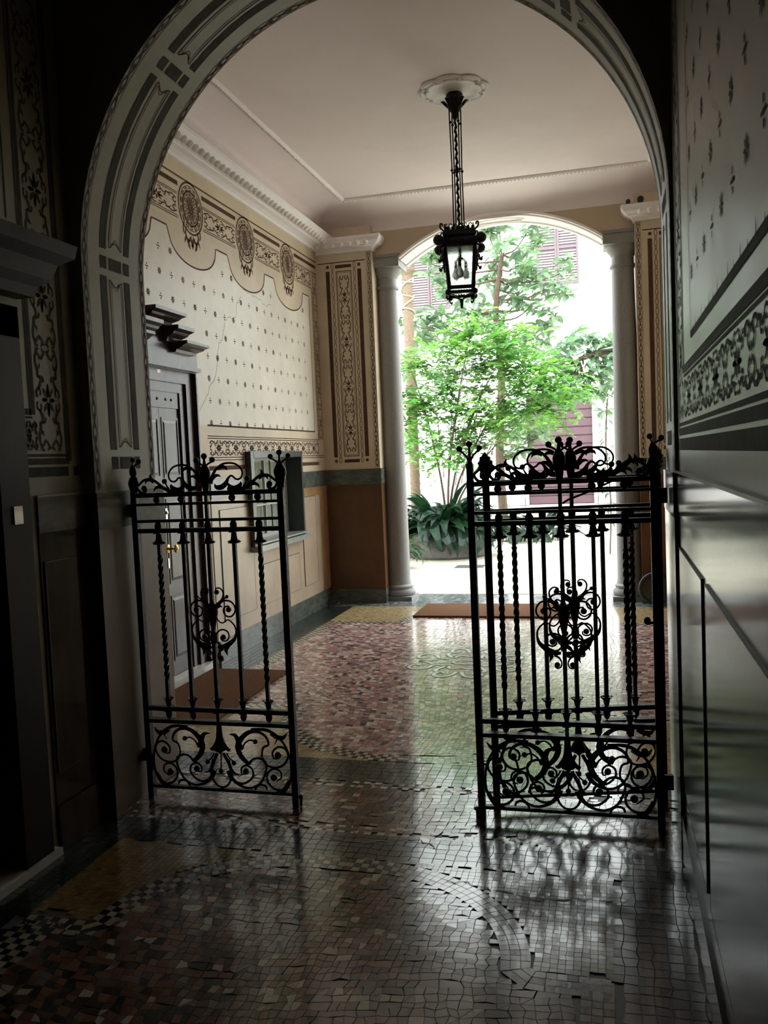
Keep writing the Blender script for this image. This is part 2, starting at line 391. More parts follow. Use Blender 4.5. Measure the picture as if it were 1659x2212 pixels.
# hall left
wh = wall_hall_left
for ya, yb in ((AY1, DY0-.13), (DY1+.13, WY0-.05), (WY1+.05, 8.85)):
    slab(wh, 'green_dado_band', GREENM, HL, ya, yb, 1.292, DZ, .012, 1)
    slab(wh, 'dado', BEIGE, HL, ya, yb, .17, 1.292, .006, 1)
slab(wh, 'dado', BEIGE, HL, WY0-.05, WY1+.05, .17, .78, .006, 1)
for ya, yb in ((AY1, DY0-.13), (DY1+.13, 8.85)):
    struct(slab(None, 'baseboard_hall_left', GREENM, HL, ya, yb, 0, .17, .02, 1))
slab(wh, 'ochre_dado_strip', OCHRE, HL, WY1+.06, 8.62, 1.20, 1.292, .008, 1)
slab(wh, 'ochre_dado_strip', OCHRE, HL, 8.62, 8.85, .17, 1.292, .008, 1)
def inset(par, m, x, y0, y1, z0, z1, sgn, d=.006):
    w_ = .006
    slab(par, 'dado_panel', m, x, y0, y1, z0, z1, d+.006, sgn)
    mb = MB(); X = x+sgn*(d+.0065)
    for a, b in (((y1-.0025, z0), (y1+.0025, z1)), ((y0-.0025, z0), (y0+.0025, z1)), ((y0, z1-.0025), (y1, z1+.0025)), ((y0, z0-.001), (y1, z0+.001))):
        mb.box((min(x, X), a[0], a[1]), (max(x, X), b[0], b[1]))
    mb.build('panel_line', LINE, par)
for ya, yb, za, zb in ((6.2, 6.82, .30, 1.20), (6.98, 7.42, .30, .66), (7.46, 7.92, .30, .66), (8.06, 8.46, .30, 1.20), (4.0, 4.5, .30, 1.2)):
    inset(wh, BEIGE, HL, ya, yb, za, zb, 1)
# pilasters
for par, xa, xb in ((pil_l, HL+.012, -2.402), (pil_r, .272, HR-.02)):
    e = 1 if par is pil_l else -1
    X0, X1 = (xa, xb+.012) if e > 0 else (xa-.012, xb)
    MB().box((X0, 8.838, 1.292), (X1, 9.37, DZ)).build('green_dado_band', GREENM, par)
    X0, X1 = (xa, xb+.007) if e > 0 else (xa-.007, xb)
    MB().box((X0, 8.843, .15), (X1, 9.365, 1.292)).build('dado', RUST, par)
    X0, X1 = (xa, xb+.012) if e > 0 else (xa-.012, xb)
    MB().box((X0, 8.835, 0), (X1, 9.37, .15)).build('baseboard', GREENM, par)
# vestibule + jambs
for par, x, sg, segs in ((wall_left, XL, 1, ((-3, 1.52), (2.96, AY0))), (wall_right, XR, -1, ((-3, AY0),))):
    for ya, yb in segs:
        slab(par, 'green_dado_band', DADO_N if sg < 0 else GREENM, x, ya, yb, 1.31, DZ, .010, sg)
        slab(par, 'dado', DADO_N, x, ya, yb, .18, 1.31, .006, sg)
        struct(slab(None, 'baseboard_'+('left' if sg > 0 else 'right'), DADO_N, x, ya, yb, 0, .18, .016, sg))
    slab(par, 'dado_ledge', PLASTER_N, x, -3 if sg < 0 else 2.96, AY0, DZ, DZ+.008, .014, sg)
inset(wall_left, DADO_N, XL, 2.98, 3.19, .315, 1.19, 1)
inset(wall_right, DADO_N, XR, 2.42, 3.19, .32, 1.19, -1)
inset(wall_right, DADO_N, XR, .6, 2.33, .32, 1.19, -1)
for x, sg in ((JL, 1), (JR, -1)):
    xa, xb = (x-.02, x+.006) if sg > 0 else (x-.006, x+.02)
    MB().box((xa, AY0-.004, 0), (xb, AY1+.06, 1.292)).build('jamb_dado', JAMBD if sg > 0 else DADO_N, wall_arch)
    MB().box((xa-(0 if sg>0 else .003), AY0-.006, 1.292), (xb+(.003 if sg>0 else 0), AY1+.062, DZ)).build('green_dado_band', GREENM, wall_arch)
# front and back of the arch wall beside the opening
MB().box((XL, AY0-.004, 0), (JL+.002, AY0, DZ)).build('jamb_dado', DADO_N, wall_arch)
MB().box((HL, AY1, 0), (JL-.021, AY1+.006, DZ)).build('hall_dado', BEIGE, wall_arch)
MB().box((JR+.021, AY1, 0), (HR, AY1+.006, DZ)).build('hall_dado', BEIGE, wall_arch)
slab(wall_hall_right, 'dado', BEIGE, HR, AY1, 8.85, 0, DZ, .006, -1)
# ---------------------------------------------------------------- painted stencil ornament (thin flat paint on the plaster)
def seg(u0, v0, u1, v1, w, step=.06):
    n = max(1, int(math.hypot(u1-u0, v1-v0)/step)); return [(u0+(u1-u0)*i/n, v0+(v1-v0)*i/n, w) for i in range(n+1)]
def rect(mb, fn, u0, v0, u1, v1):
    n = max(1, int(abs(u1-u0)/.06)); k = max(1, int(abs(v1-v0)/.06))
    vs = [fn(u0+(u1-u0)*i/n, v0+(v1-v0)*j/k) for j in range(k+1) for i in range(n+1)]
    mb.add(vs, [(j*(n+1)+i, j*(n+1)+i+1, (j+1)*(n+1)+i+1, (j+1)*(n+1)+i) for j in range(k) for i in range(n)])
def frame(mb, fn, u0, v0, u1, v1, w):
    for a in (seg(u0,v0,u1,v0,w), seg(u1,v0,u1,v1,w), seg(u1,v1,u0,v1,w), seg(u0,v1,u0,v0,w)): mb.ribbon(a, fn)
UNIT = [  # one quarter of the repeat (u 0...5 along, v 0...5 across): curls, bracket and leaves
 [(.02,.44,.03),(.06,.47,.035),(.10,.42,.04),(.10,.33,.04),(.06,.30,.03),(.045,.35,.04)],
 [(.10,.40,.03),(.14,.30,.05),(.19,.27,.03),(.22,.33,.02)],
 [(.02,.04,.02),(.06,.10,.07),(.11,.20,.02)],
 [(.03,.0,.02),(.09,.0,.06),(.16,.0,.01)],
 [(.0,.06,.02),(.0,.16,.07),(.0,.27,.01)],
 [(.17,.16,.04),(.21,.19,.045),(.22,.30,.045),(.22,.38,.045),(.29,.38,.05),(.34,.44,.045),(.40,.45,.045),(.44,.39,.045),(.43,.30,.045),(.39,.22,.045),(.42,.13,.045),(.45,.06,.04)],
 [(.44,.39,.04),(.48,.36,.05),(.485,.28,.03)],
 [(.30,.38,.02),(.31,.31,.05),(.35,.28,.01)],
 [(.47,.02,.03),(.46,.08,.05),(.49,.16,.02)],
]
def scroll_run(mb, fn, u0, u1, vc, h, unit, vert=False):
    n = max(1, round((u1-u0)/unit)); L = (u1-u0)/n
    for i in range(n):
        uc = u0+(i+.5)*L
        for s in UNIT:
            for su in (1, -1):
                for sv in (1, -1):
                    p = smooth([(uc+su*a*L, vc+sv*b*h, w*h*1.75) for a, b, w in s], 2)
                    if vert: mb.ribbon(p, lambda a, b: fn(b, a))
                    else: mb.ribbon(p, fn)
        ring = [(uc+.045*L*math.cos(t*PI/4), vc+.05*h*math.sin(t*PI/4), .02*h) for t in range(8)]
        mb.ribbon(ring, (lambda a, b: fn(b, a)) if vert else fn, closed=True)
def star(mb, fn, u, v, r):
    for k in range(8):
        a = k*PI/4+.1; c, s = math.cos(a), math.sin(a)
        mb.ribbon([(u+.15*r*c, v+.15*r*s, r*.12), (u+.6*r*c, v+.6*r*s, r*.34), (u+r*c, v+r*s, r*.05)], fn)
def divide(mb, fn, u, v, r):
    mb.ribbon([(u-r, v, .25*r), (u, v, .35*r), (u+r, v, .25*r)], fn)
    for s in (1, -1): mb.ribbon([(u, v+s*.45*r, .5*r), (u, v+s*1.05*r, .4*r)], fn)
def medallion(mb, fn, u, v, R):
    def ring(r, w, n=40): mb.ribbon([(u+r*math.cos(2*PI*i/n), v+r*math.sin(2*PI*i/n), w) for i in range(n)], fn, closed=True)
    ring(R, .014); ring(R*.87, .006); ring(R*.66, .015); ring(R*.57, .006); ring(R*.16, .012, 16); ring(R*.07, .014, 10)
    for k in range(12):
        a = 2*PI*k/12; c, s = math.cos(a), math.sin(a)
        loop = []
        for t, w in ((.2,.025),(.34,.06),(.48,.075),(.54,.05),(.54,-.05),(.48,-.075),(.34,-.06),(.2,-.025)):
            loop.append((u+R*(t*c-w*s), v+R*(t*s+w*c), .0075))
        mb.ribbon(loop, fn, closed=True)
        mb.ribbon([(u+R*.3*c, v+R*.3*s, .003), (u+R*.46*c, v+R*.46*s, .008)], fn)
    for k in range(14):
        a = 2*PI*(k+.5)/14; q = []
        for t in range(6):
            b = a+.16*math.cos(t*1.1); r = R*(.76+.06*math.sin(t*1.1)); q.append((u+r*math.cos(b), v+r*math.sin(b), .009))
        mb.ribbon(q, fn)
    for s in (1, -1):   # leafy pendant below
        for st in ([(.55,-.80,.02),(.72,-.98,.05),(.66,-1.18,.06),(.50,-1.30,.09),(.30,-1.28,.08),(.22,-1.12,.03)],
                   [(.80,-.62,.02),(.95,-.80,.05),(.92,-1.02,.05),(.80,-1.10,.03)], [(.50,-1.30,.08),(.40,-1.50,.10),(.26,-1.62,.02)],
                   [(.10,-1.08,.03),(.16,-1.24,.07),(.06,-1.40,.03)], [(.62,-1.16,.04),(.78,-1.30,.06),(.86,-1.46,.01)]):
            mb.ribbon(smooth([(u+s*a*R*.75, v+b*R, w*R*1.5) for a, b, w in st], 2), fn)
    mb.ribbon([(u, v-1.2*R, .01), (u, v-1.42*R, .03), (u, v-1.6*R, .004)], fn)
    mb.ribbon([(u-.12*R, v-1.45*R, .008), (u, v-1.45*R, .02), (u+.12*R, v-1.45*R, .008)], fn)
def guilloche(mb, fn, u0, u1, vc, amp, per):
    n = int((u1-u0)/per*8)
    for s in (1, -1):
        mb.ribbon([(u0+(u1-u0)*i/n, vc+s*amp*math.sin(i*PI/8*2/2), .006) for i in range(n+1)], fn)
        mb.ribbon([(u0+(u1-u0)*i/n, vc+s*(amp+.009), .003) for i in range(n+1)], fn)
    k = int((u1-u0)/per*2)
    for i in range(k):
        u = u0+(i+.5)*per/1. if False else u0+(u1-u0)*(i+.5)/k
        mb.ribbon([(u-per*.14, vc, .002), (u, vc, .011), (u+per*.14, vc, .002)], fn)

# hall, left wall
E1, E2 = .0015, .0008
f1 = lambda u, v: (HL+E1, u, v)
f2 = lambda u, v: (HL+E2, u, v)
MCEN = [4, 5, 6, 7, 8]
def paneltop(y):
    for c in MCEN:
        d = abs(y-(c+.02))
        if d < .38: return 3.288-.225*math.sqrt(max(0, 1-(d/.38)**2))**.8-.0
    return 3.288
mb = MB(); ys = [3.86+i*(8.587-3.86)/180 for i in range(181)]
vs = [];
for y in ys: vs += [f2(y, 1.872 if y > DY1+.02 else 2.47), f2(y, paneltop(y))]
mb.add(vs, [(2*i, 2*i+2, 2*i+3, 2*i+1) for i in range(180)])
mb.build('painted_panel', PANEL, wh)
mb = MB(); mb.ribbon([(y, paneltop(y), .012) for y in ys], f1); mb.ribbon(seg(8.587, 3.288, 8.58, 1.872, .012), f1)
mb.ribbon(seg(DY1+.15, 1.872, 8.585, 1.872, .014), f1)
mb.ribbon(seg(3.86, 3.693, 8.90, 3.693, .012), f1); mb.ribbon(seg(8.90, 3.693, 8.90, 1.50, .012), f1)
for a, b in ((3.86, 4.8), (5.2, 5.82), (6.2, 6.82), (7.2, 7.82), (8.2, 8.84)): rect(mb, f1, a, 3.618, b, 3.652)
rect(mb, f1, 8.86, 3.618, 8.885, 3.652)
for z in (3.568, 3.555, 3.398, 3.383):
    for a, b in ((3.86, 3.8), (4.2, 4.8), (5.2, 5.8), (6.2, 6.8), (7.2, 7.8), (8.2, 8.86 if z > 3.5 else 8.68)):
        if b > a: mb.ribbon(seg(a, z, b, z, .006), f1)
for yy in (8.685, 8.70): mb.ribbon(seg(yy, 1.78, yy, 3.39, .006), f1)
for yy in (8.865,): mb.ribbon(seg(yy, 1.60, yy, 3.57, .006), f1)
for z in (1.789, 1.771): mb.ribbon(seg(DY1+.14, z, 8.69, z, .007), f1)
for z in (1.619, 1.599):
    mb.ribbon(seg(DY1+.14, z, 6.75, z, .007), f1); mb.ribbon(seg(8.04, z, 8.865, z, .007), f1)
rect(mb, f1, DY1+.14, 1.518, 6.75, 1.553); rect(mb, f1, 8.04, 1.518, 8.656, 1.553); rect(mb, f1, 8.675, 1.518, 8.69, 1.553)
mb.build('painted_line', PAINT, wh, kind='stuff')
mb = MB()
for a, b in ((4.22, 4.79), (5.22, 5.79), (6.22, 6.79), (7.22, 7.79)): scroll_run(mb, f1, a, b, 3.476, .135, .57)
scroll_run(mb, f1, 8.22, 8.68, 3.476, .135, .46)
scroll_run(mb, f1, DY1+.17, 8.69, 1.695, .125, .34)
mb.build('painted_scroll_band', PAINT, wh, kind='stuff')
mb = MB(); scroll_run(mb, f1, 1.79, 3.55, 8.78, .14, .36, vert=True); mb.build('painted_scroll_band', PAINT2, wh, kind='stuff')
for c in MCEN[1:]:
    mb = MB(); medallion(mb, f1, c+.01, 3.5, .19); mb.build('painted_medallion', PAINT, wh)
mb, mb2 = MB(), MB()
for r in range(-5, 3):
    for i in range(-8, 20):
        y = 5.31+.1705*i; z = 2.762+.1738*r
        if y < 3.9 or y > 8.54 or z > paneltop(y)-.05: continue
        if y < DY1+.12 and z < 2.62: continue
        t = mb2 if (y > 7.55 and z < 2.9) or rnd.random() < .12 else mb
        (star if (i+r) % 2 == 0 else divide)(t, f1, y, z, .029 if (i+r) % 2 == 0 else .023)
mb.build('painted_star', PAINT, wh, kind='stuff'); mb2.build('painted_star', PAINT2, wh, kind='stuff')
# cracks in the plaster
mb = MB(); r2 = random.Random(3)
for path in ([(6.9,3.06),(7.2,3.04),(7.4,3.0),(7.55,3.02)], [(6.85,3.0),(6.75,2.9),(6.72,2.8),(6.5,2.74),(6.45,2.6),(6.35,2.5),(6.3,2.3),(6.1,2.1),(5.95,1.95)]):
    q = []
    for (a, b), (c, d) in zip(path[:-1], path[1:]):
        for k in range(6): q.append((a+(c-a)*k/6+r2.uniform(-.012,.012), b+(d-b)*k/6+r2.uniform(-.015,.015), .0035))
    mb.ribbon(q, f1)
mb.build('plaster_crack', PAINT2, wh)

# painted pilaster fronts
def paint_pilaster(par, xc, sgn):
    g = lambda u, v: (xc+sgn*u, 8.85-E1, v)
    b1, b2, b3 = MB(), MB(), MB()
    b1.ribbon(seg(-.29, 3.667, .24, 3.667, .010), g)
    for u0, v0, u1, v1 in ((-.195,3.61,-.165,3.64), (.155,3.61,.185,3.64), (-.195,1.535,-.165,1.565), (.155,1.535,.185,1.565),
                           (-.203,1.59,-.160,3.58), (.150,1.59,.193,3.58), (-.095,3.605,.085,3.64), (-.085,1.53,.085,1.565)):
        rect(b1, g, u0, v0, u1, v1)
    frame(b1, g, -.085, 1.60, .080, 3.57, .008); frame(b1, g, -.072, 1.615, .067, 3.555, .004)
    b1.build('painted_frame', PAINT, par, kind='stuff')
    scroll_run(b2, g, 1.64, 3.53, -.003, .115, .43, vert=True); b2.build('painted_scroll_band', PAINT, par, kind='stuff')
    for uc in (-.128, .118):
        v = 1.56; k = 0
        while v < 3.63:
            h = .034 if k % 2 == 0 else .016
            b3.ribbon([(uc+(.013 if k % 2 == 0 else .008)*math.cos(t*PI/5), v+h*math.sin(t*PI/5), .0055) for t in range(10)], g, closed=True)
            v += .047; k += 1
    b3.build('painted_chain', PAINT, par, kind='stuff')
    b4 = MB(); guilloche(b4, lambda a, b: g(b, a), 1.47, 3.75, .279, .013, .10); b4.build('painted_guilloche', PAINT, par, kind='stuff')
paint_pilaster(pil_l, -2.712, 1); paint_pilaster(pil_r, .582, -1)

# arch jambs and soffit
ARC = PI*AR
def fsof(s, y):
    r = AR-.0015
    if s < 0: return (AXC-r, y, AZ+s)
    if s > ARC: return (AXC+r, y, AZ-(s-ARC))
    a = s/AR; return (AXC-r*math.cos(a), y, AZ+r*math.sin(a))
blocks = [-.865, .04, ARC*.25, ARC*.5, ARC*.75, ARC-.04, ARC+.865]
b1, b2 = MB(), MB()
for s in blocks:
    for y0, y1 in ((3.432, 3.482), (3.500, 3.602), (3.620, 3.668)): rect(b1, fsof, s-.028, y0, s+.028, y1)
for a, b in zip(blocks[:-1], blocks[1:]):
    a += .06; b -= .06
    rect(b1, fsof, a, 3.428, b, 3.478); rect(b1, fsof, a, 3.622, b, 3.668)
    for off, w in ((0, .005), (.014, .003)):
        y0, y1 = 3.500+off, 3.602-off; a_, b_ = a+.012+off, b-.012-off
        for yy in (y0, y1): b2.ribbon(seg(a_, yy, b_, yy, w, .04), fsof)
        for e, sg in ((a_, 1), (b_, -1)):
            b2.ribbon([(e+sg*.028*math.sin(PI*t/10)**2*(1), y0+(y1-y0)*t/10, w) for t in range(11)], fsof)
b1.build('painted_bar', PAINTG, wall_arch, kind='stuff'); b2.build('painted_line', PAINT, wall_arch, kind='stuff')
b3 = MB(); guilloche(b3, fsof, -.93, ARC+.93, 3.777, .012, .10); b3.build('painted_guilloche', PAINT, wall_arch, kind='stuff')
b3 = MB(); guilloche(b3, fsof, -.98, ARC+.98, 3.313, .013, .10); b3.build('painted_guilloche', PAINTG, wall_arch, kind='stuff')

# vestibule side walls
for par, X, sg, ymin in ((wall_left, XL, 1, 2.93), (wall_right, XR, -1, -1.)):
    g = lambda u, v, X=X, sg=sg: (X+sg*E1, u, v)
    b1, b2, b3 = MB(), MB(), MB()
    if sg > 0: ymn = -1.
    else: ymn = -1.
    lo = ymin
    b1.ribbon(seg(lo if sg > 0 else -1., 1.878, 2.70 if sg < 0 else 2.931, 1.878, .022), g)
    yv = 2.70 if sg < 0 else 2.90
    b1.ribbon(seg(yv, 1.878 if sg < 0 else 2.55, yv, 4.0, .008), g)
    for z, w_ in ((1.800, .026), (1.778, .008), (1.625, .012), (1.600, .026)):
        b1.ribbon(seg(lo, z, 2.975 if z > 1.7 else 3.20, z, w_), g)
    for yy, w_ in ((2.965, .008), (2.985, .02), (3.185, .01), (3.205, .022)):
        b1.ribbon(seg(yy, 1.79 if yy < 3.1 else 1.60, yy, 4.2, w_), g)
    rect(b1, g, lo, 1.537, 3.19, 1.577); rect(b1, g, 3.225, 1.537, 3.26, 1.577)
    b1.build('painted_line', PAINTG, par, kind='stuff')
    if sg < 0: scroll_run(b2, g, -.86, 2.98, 1.705, .125, .345)
    else: scroll_run(b2, g, 2.9, 3.0, 1.705, .12, .2)
    scroll_run(b2, g, 1.64, 4.2, 3.085, .155, .43, vert=True)
    b2.build('painted_scroll_band', PAINTG, par, kind='stuff')
    for r in range(0, 13):
        for i in range(-6, 21):
            y = 2.64-.173*i; z = 2.05+.1655*r
            if y > yv-.05 or y < -.9: continue
            if sg > 0 and y < 3.1 and z < 2.6: continue
            (star if (i+r) % 2 == 0 else divide)(b3, g, y, z, .030 if (i+r) % 2 == 0 else .025)
    for i in range(0, 20):
        y = 2.64-.0865*i
        if sg < 0: b3.ribbon([(y, 1.885, .012), (y, 1.885+(.03 if i % 2 else .015), .003)], g)
    b3.build('painted_star', PAINTG, par, kind='stuff')

# ================================================================ floor and mosaic
floor = struct(MB().box((HL-.4, -3.2, -.25), (HR+.4, 9.40, -.004)).build('floor', GROUT))
FX = -1.03; HX, HYc = -1.08, 6.38
PAL = dict(  # vestibule tile colours are darkened to carry that room's dimness
 field=[((.19,.08,.045),4),((.26,.13,.085),2.5),((.20,.115,.07),3),((.14,.075,.05),3),((.56,.48,.34),1.6),((.045,.055,.038),3),((.055,.038,.032),2),((.22,.15,.115),1.6),((.028,.034,.03),2)],
 hall=[((.42,.20,.165),3),((.50,.27,.23),3),((.58,.38,.31),2),((.32,.18,.175),2.4),((.74,.62,.50),2.2),((.20,.12,.12),1.8),((.10,.07,.08),1.1),((.5,.38,.34),2)],
 green=[((.025,.034,.028),3),((.035,.048,.038),2),((.020,.024,.023),2),((.048,.056,.045),.6)],
 yellow=[((.52,.38,.19),3),((.56,.42,.22),3),((.47,.34,.16),2),((.38,.26,.12),.4)],
 dimmed_yellow=[((.27,.175,.06),3),((.30,.20,.07),3),((.23,.145,.05),2),((.18,.10,.045),.6)],  # shaded copy of the yellow for the vestibule side
 cream=[((.66,.60,.46),2),((.58,.50,.38),1)], dimmed_cream=[((.48,.43,.32),2),((.40,.35,.26),1)], black=[((.03,.03,.03),1)],
 grey=[((.14,.16,.16),2),((.22,.24,.24),2),((.35,.36,.35),1)])
def pick(k):
    L = PAL[k]; t = rnd.random()*sum(w for _, w in L)
    for c, w in L:
        t -= w
        if t <= 0: break
    j = rnd.uniform(.88, 1.12)
    if k == 'hall': g = sum(c)/3; c = tuple((x*.84+g*.16)*1.33 for x in c)
    return tuple(min(1, x*j) for x in c)
# half of each panel outline: list of (a, y) from the axis outward (a = distance from the axis), mirrored
def near_b(a):   # upper limit of the multicoloured field at distance a from the axis
    if a < .10: return 3.085
    if a < .755: return 2.485+.60*math.sqrt(max(0, 1-((a-.10)/.655)**2))
    return 2.485
def hall_b(a):
    if a < .05: return 2.235
    if a < .93: return 1.40+.835*math.sqrt(max(0, 1-((a-.05)/.88)**2))
    return 1.42
def edge_curve(fb, amax, a_end, n=90):
    pts = []
    for i in range(n+1):
        a = a_end*math.sin(PI/2*i/n) if a_end else 0; pts.append((a, fb(a)))
    pts.append((amax, fb(amax))); return pts
def resample(pts, step):
    out = [pts[0]]; acc = 0
    for (a, b), (c, d) in zip(pts[:-1], pts[1:]):
        l = math.hypot(c-a, d-b)
        if l < 1e-9: continue
        t = step-acc
        while t <= l: out.append((a+(c-a)*t/l, b+(d-b)*t/l)); t += step
        acc = l-(t-step)
    return out
checks = []      # list of (quad, colour)
strip_pts = []
def strip(path, rows, s, side):
    P = resample(path, s); N_ = []
    for i in range(len(P)):
        a = P[max(i-1,0)]; b = P[min(i+1,len(P)-1)]; tx, ty = b[0]-a[0], b[1]-a[1]; l = math.hypot(tx,ty); N_.append((-ty/l*side, tx/l*side))
    for i in range(len(P)-1):
        for r in range(rows):
            q = [(P[i][0]+N_[i][0]*s*r, P[i][1]+N_[i][1]*s*r), (P[i+1][0]+N_[i+1][0]*s*r, P[i+1][1]+N_[i+1][1]*s*r),
                 (P[i+1][0]+N_[i+1][0]*s*(r+1), P[i+1][1]+N_[i+1][1]*s*(r+1)), (P[i][0]+N_[i][0]*s*(r+1), P[i][1]+N_[i][1]*s*(r+1))]
            checks.append((q, pick(('dimmed_cream' if P[i][1] < 3.9 else 'cream') if (i+r) % 2 else 'black')))
        strip_pts.append(((P[i][0]+P[i+1][0])/2+(N_[i][0])*s*rows/2, (P[i][1]+P[i+1][1])/2+N_[i][1]*s*rows/2, s*rows/2+.004))
e = edge_curve(near_b, 1.0, .755)
ST = .0315
for sg in (1, -1):
    strip([(FX+sg*a, b) for a, b in e], 3, ST, -sg)
    strip([(FX+sg*1.0, 2.47), (FX+sg*1.0, 1.0)], 5 if sg < 0 else 3, ST, -sg)
    strip([(FX+sg*1.0, 2.39), (FX+sg*.80, 2.39)], 2, ST, -sg)
eh = edge_curve(hall_b, 1.62, .93)
for sg in (1, -1):
    for sy in (1, -1):
        strip([(HX+sg*a, HYc+sy*b) for a, b in eh], 3, ST, -sg*sy)
    strip([(HX+sg*1.62, HYc-1.40), (HX+sg*1.62, HYc+1.40)], 3, ST, sg)
# cream rows beside the threshold field
for yy in (3.315, 3.36, 3.80, 3.845):
    x = -2.15
    while x < .20:
        if rnd.random() < .8: checks.append(([(x, yy-.013), (x+.033, yy-.013), (x+.035, yy+.013), (x+.001, yy+.014)], pick('cream')))
        strip_pts.append((x+.016, yy, .018)); x += .055 + rnd.uniform(-.006, .006)
grid = {}
for x, y, r in strip_pts: grid.setdefault((int(x//.2), int(y//.2)), []).append((x, y, r))
def in_strip(x, y):
    gx, gy = int(x//.2), int(y//.2)
    for i in (-1, 0, 1):
        for j in (-1, 0, 1):
            for a, b, r in grid.get((gx+i, gy+j), ()):
                if (a-x)**2+(b-y)**2 < r*r: return True
    return False
def region(x, y):
    if y < 3.30:
        a = abs(x-FX)
        if x < XL or x > XR: return None
        if y > 3.09 or a > 1.0: return 'green'
        return 'field' if y < near_b(a) else 'yellow'
    if y < 3.86:
        return 'field' if JL < x < JR else None
    if y < 4.14:
        return 'green' if HL < x < HR else None
    if y < 8.62:
        if x < HL or x > HR: return None
        a, b = abs(x-HX), abs(y-HYc)
        if a > 1.62: return 'green'
        return 'hall' if b < hall_b(a) else 'yellow'
    if y < 9.38: return 'grey' if HL < x < HR else None
    return None
def wx(x, y): return x+.06*math.sin(2.1*y+1.3*x)+.035*math.sin(4.3*x-2.7*y+1), y+.08*math.sin(1.9*x+.7)+.04*math.sin(3.7*y+2.2*x)
def tessellate(x0, x1, y0, y1, s, keep, jit, warp):
    nx, ny = int((x1-x0)/s)+1, int((y1-y0)/s)+1
    V = {}
    for j in range(ny+1):
        off = 0
        for i in range(nx+1):
            x, y = x0+i*s, y0+j*s
            if warp: x, y = wx(x, y)
            V[i, j] = (x+rnd.uniform(-jit, jit)*s, y+rnd.uniform(-jit, jit)*s)
    out = []
    for j in range(ny):
        i = 0
        while i < nx:
            k = 2 if (warp and rnd.random() < .10 and i < nx-1) else 1
            q = [V[i,j], V[i+k,j], V[i+k,j+1], V[i,j+1]]
            cx = sum(p[0] for p in q)/4; cy = sum(p[1] for p in q)/4; i += k
            rg = region(cx, cy)
            if rg in keep and not in_strip(cx, cy):
                if rg == 'yellow' and cy < 3.3: rg = 'dimmed_yellow'
                if warp and rnd.random() < .06: out.append(([q[0], q[1], q[2]], pick(rg))); out.append(([q[0], q[2], q[3]], pick(rg)))
                else: out.append((q, pick(rg)))
    return out
tiles = tessellate(-2.4, .4, .9, 3.4, .031, ('field',), .26, True)
tiles += tessellate(-2.4, .4, 3.1, 4.05, .033, ('field',), .2, True)
tiles += tessellate(-3.1, 1.0, 3.9, 8.9, .033, ('hall',), .2, True)
tiles += tessellate(XL, XR, 1.022, 3.31, .044, ('green',), .14, False)
tiles += tessellate(HL, HR, 3.857, 8.7, .0471, ('green',), .14, False)
tiles += tessellate(HL, HR, 1.0012, 8.7, .0236, ('yellow',), .1, False)
tiles += tessellate(HL, HR, 8.62, 9.40, .04, ('grey',), .15, False)
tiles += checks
def tile_geo(q, h0):
    cx = sum(p[0] for p in q)/len(q); cy = sum(p[1] for p in q)/len(q); n = len(q)
    tx, ty = rnd.gauss(0, .0035), rnd.gauss(0, .0035); h = h0+rnd.uniform(-.0003, .0003)
    s1 = 1-.0011/.016; s2 = 1-.0006/.016
    top = [(cx+(a-cx)*s1, cy+(b-cy)*s1, h+(a-cx)*tx+(b-cy)*ty) for a, b in q]
    bot = [(cx+(a-cx)*s2, cy+(b-cy)*s2, -.0045) for a, b in q]
    return top+bot, [tuple(range(n))]+[(i, n+i, n+(i+1)%n, (i+1)%n) for i in range(n)]
def ccw(q):
    a = sum(q[i][0]*q[(i+1)%len(q)][1]-q[(i+1)%len(q)][0]*q[i][1] for i in range(len(q))); return q if a > 0 else q[::-1]
cand = []
for k, (q, c) in enumerate(tiles):
    cx = sum(p[0] for p in q)/len(q); cy = sum(p[1] for p in q)/len(q)
    if cy > 2.6: continue
    p = px((cx, cy, 0))
    if p and 20 < p[0] < 1500 and p[1] < 2200: cand.append((cy, k))
cand.sort(); single = set(k for _, k in cand[:300])
rest = MB(); 
for k, (q, c) in enumerate(tiles):
    v, f = tile_geo(ccw(q), 0.)
    if k in single:
        m1 = MB(); m1.add(v, f, c); m1.build('mosaic_tile', TILE, floor, fixn=False)
    else: rest.add(v, f, c)
rest.build('mosaic_tiles', TILE, floor, kind='stuff', fixn=False)
# inlaid scroll rosette in the middle of the hall floor
gm = mat('grey_marble_inlay', (.055, .07, .066), .2); cm = mat('cream_marble_inlay', (.78, .75, .64), .2)
for m_, wd, hh in ((cm, .030, .0016), (gm, .011, .0022)):
    mb = MB(); ff = lambda a, b: (HX-.02+a, 6.27+b, hh)
    for sx in (1, -1):
        for sy in (1, -1):
            for st in ([(.02,.30),(.05,.40),(.12,.44),(.17,.38),(.14,.30),(.10,.33)], [(.0,.18),(.08,.20),(.12,.12),(.22,.10),(.26,.20),(.34,.24),(.40,.18),(.37,.10),(.31,.13)],
                       [(.0,.06),(.06,.05),(.10,.0)], [(.12,.12),(.18,.24),(.16,.30)], [(.22,.10),(.28,.03),(.36,.0)]):
                P = smooth([(sx*a, sy*b, wd) for a, b in st], 4)
                if m_ is cm: mb.ribbon(P, ff)
                else:
                    for o_ in (1, -1): 
                        Q = []
                        for i, p in enumerate(P):
                            a = P[max(i-1,0)]; b = P[min(i+1,len(P)-1)]; l = math.hypot(b[0]-a[0], b[1]-a[1]) or 1
                            Q.append((p[0]-(b[1]-a[1])/l*.018*o_, p[1]+(b[0]-a[0])/l*.018*o_, wd))
                        mb.ribbon(Q, ff)
    mb.build('inlaid_rosette', m_, floor)
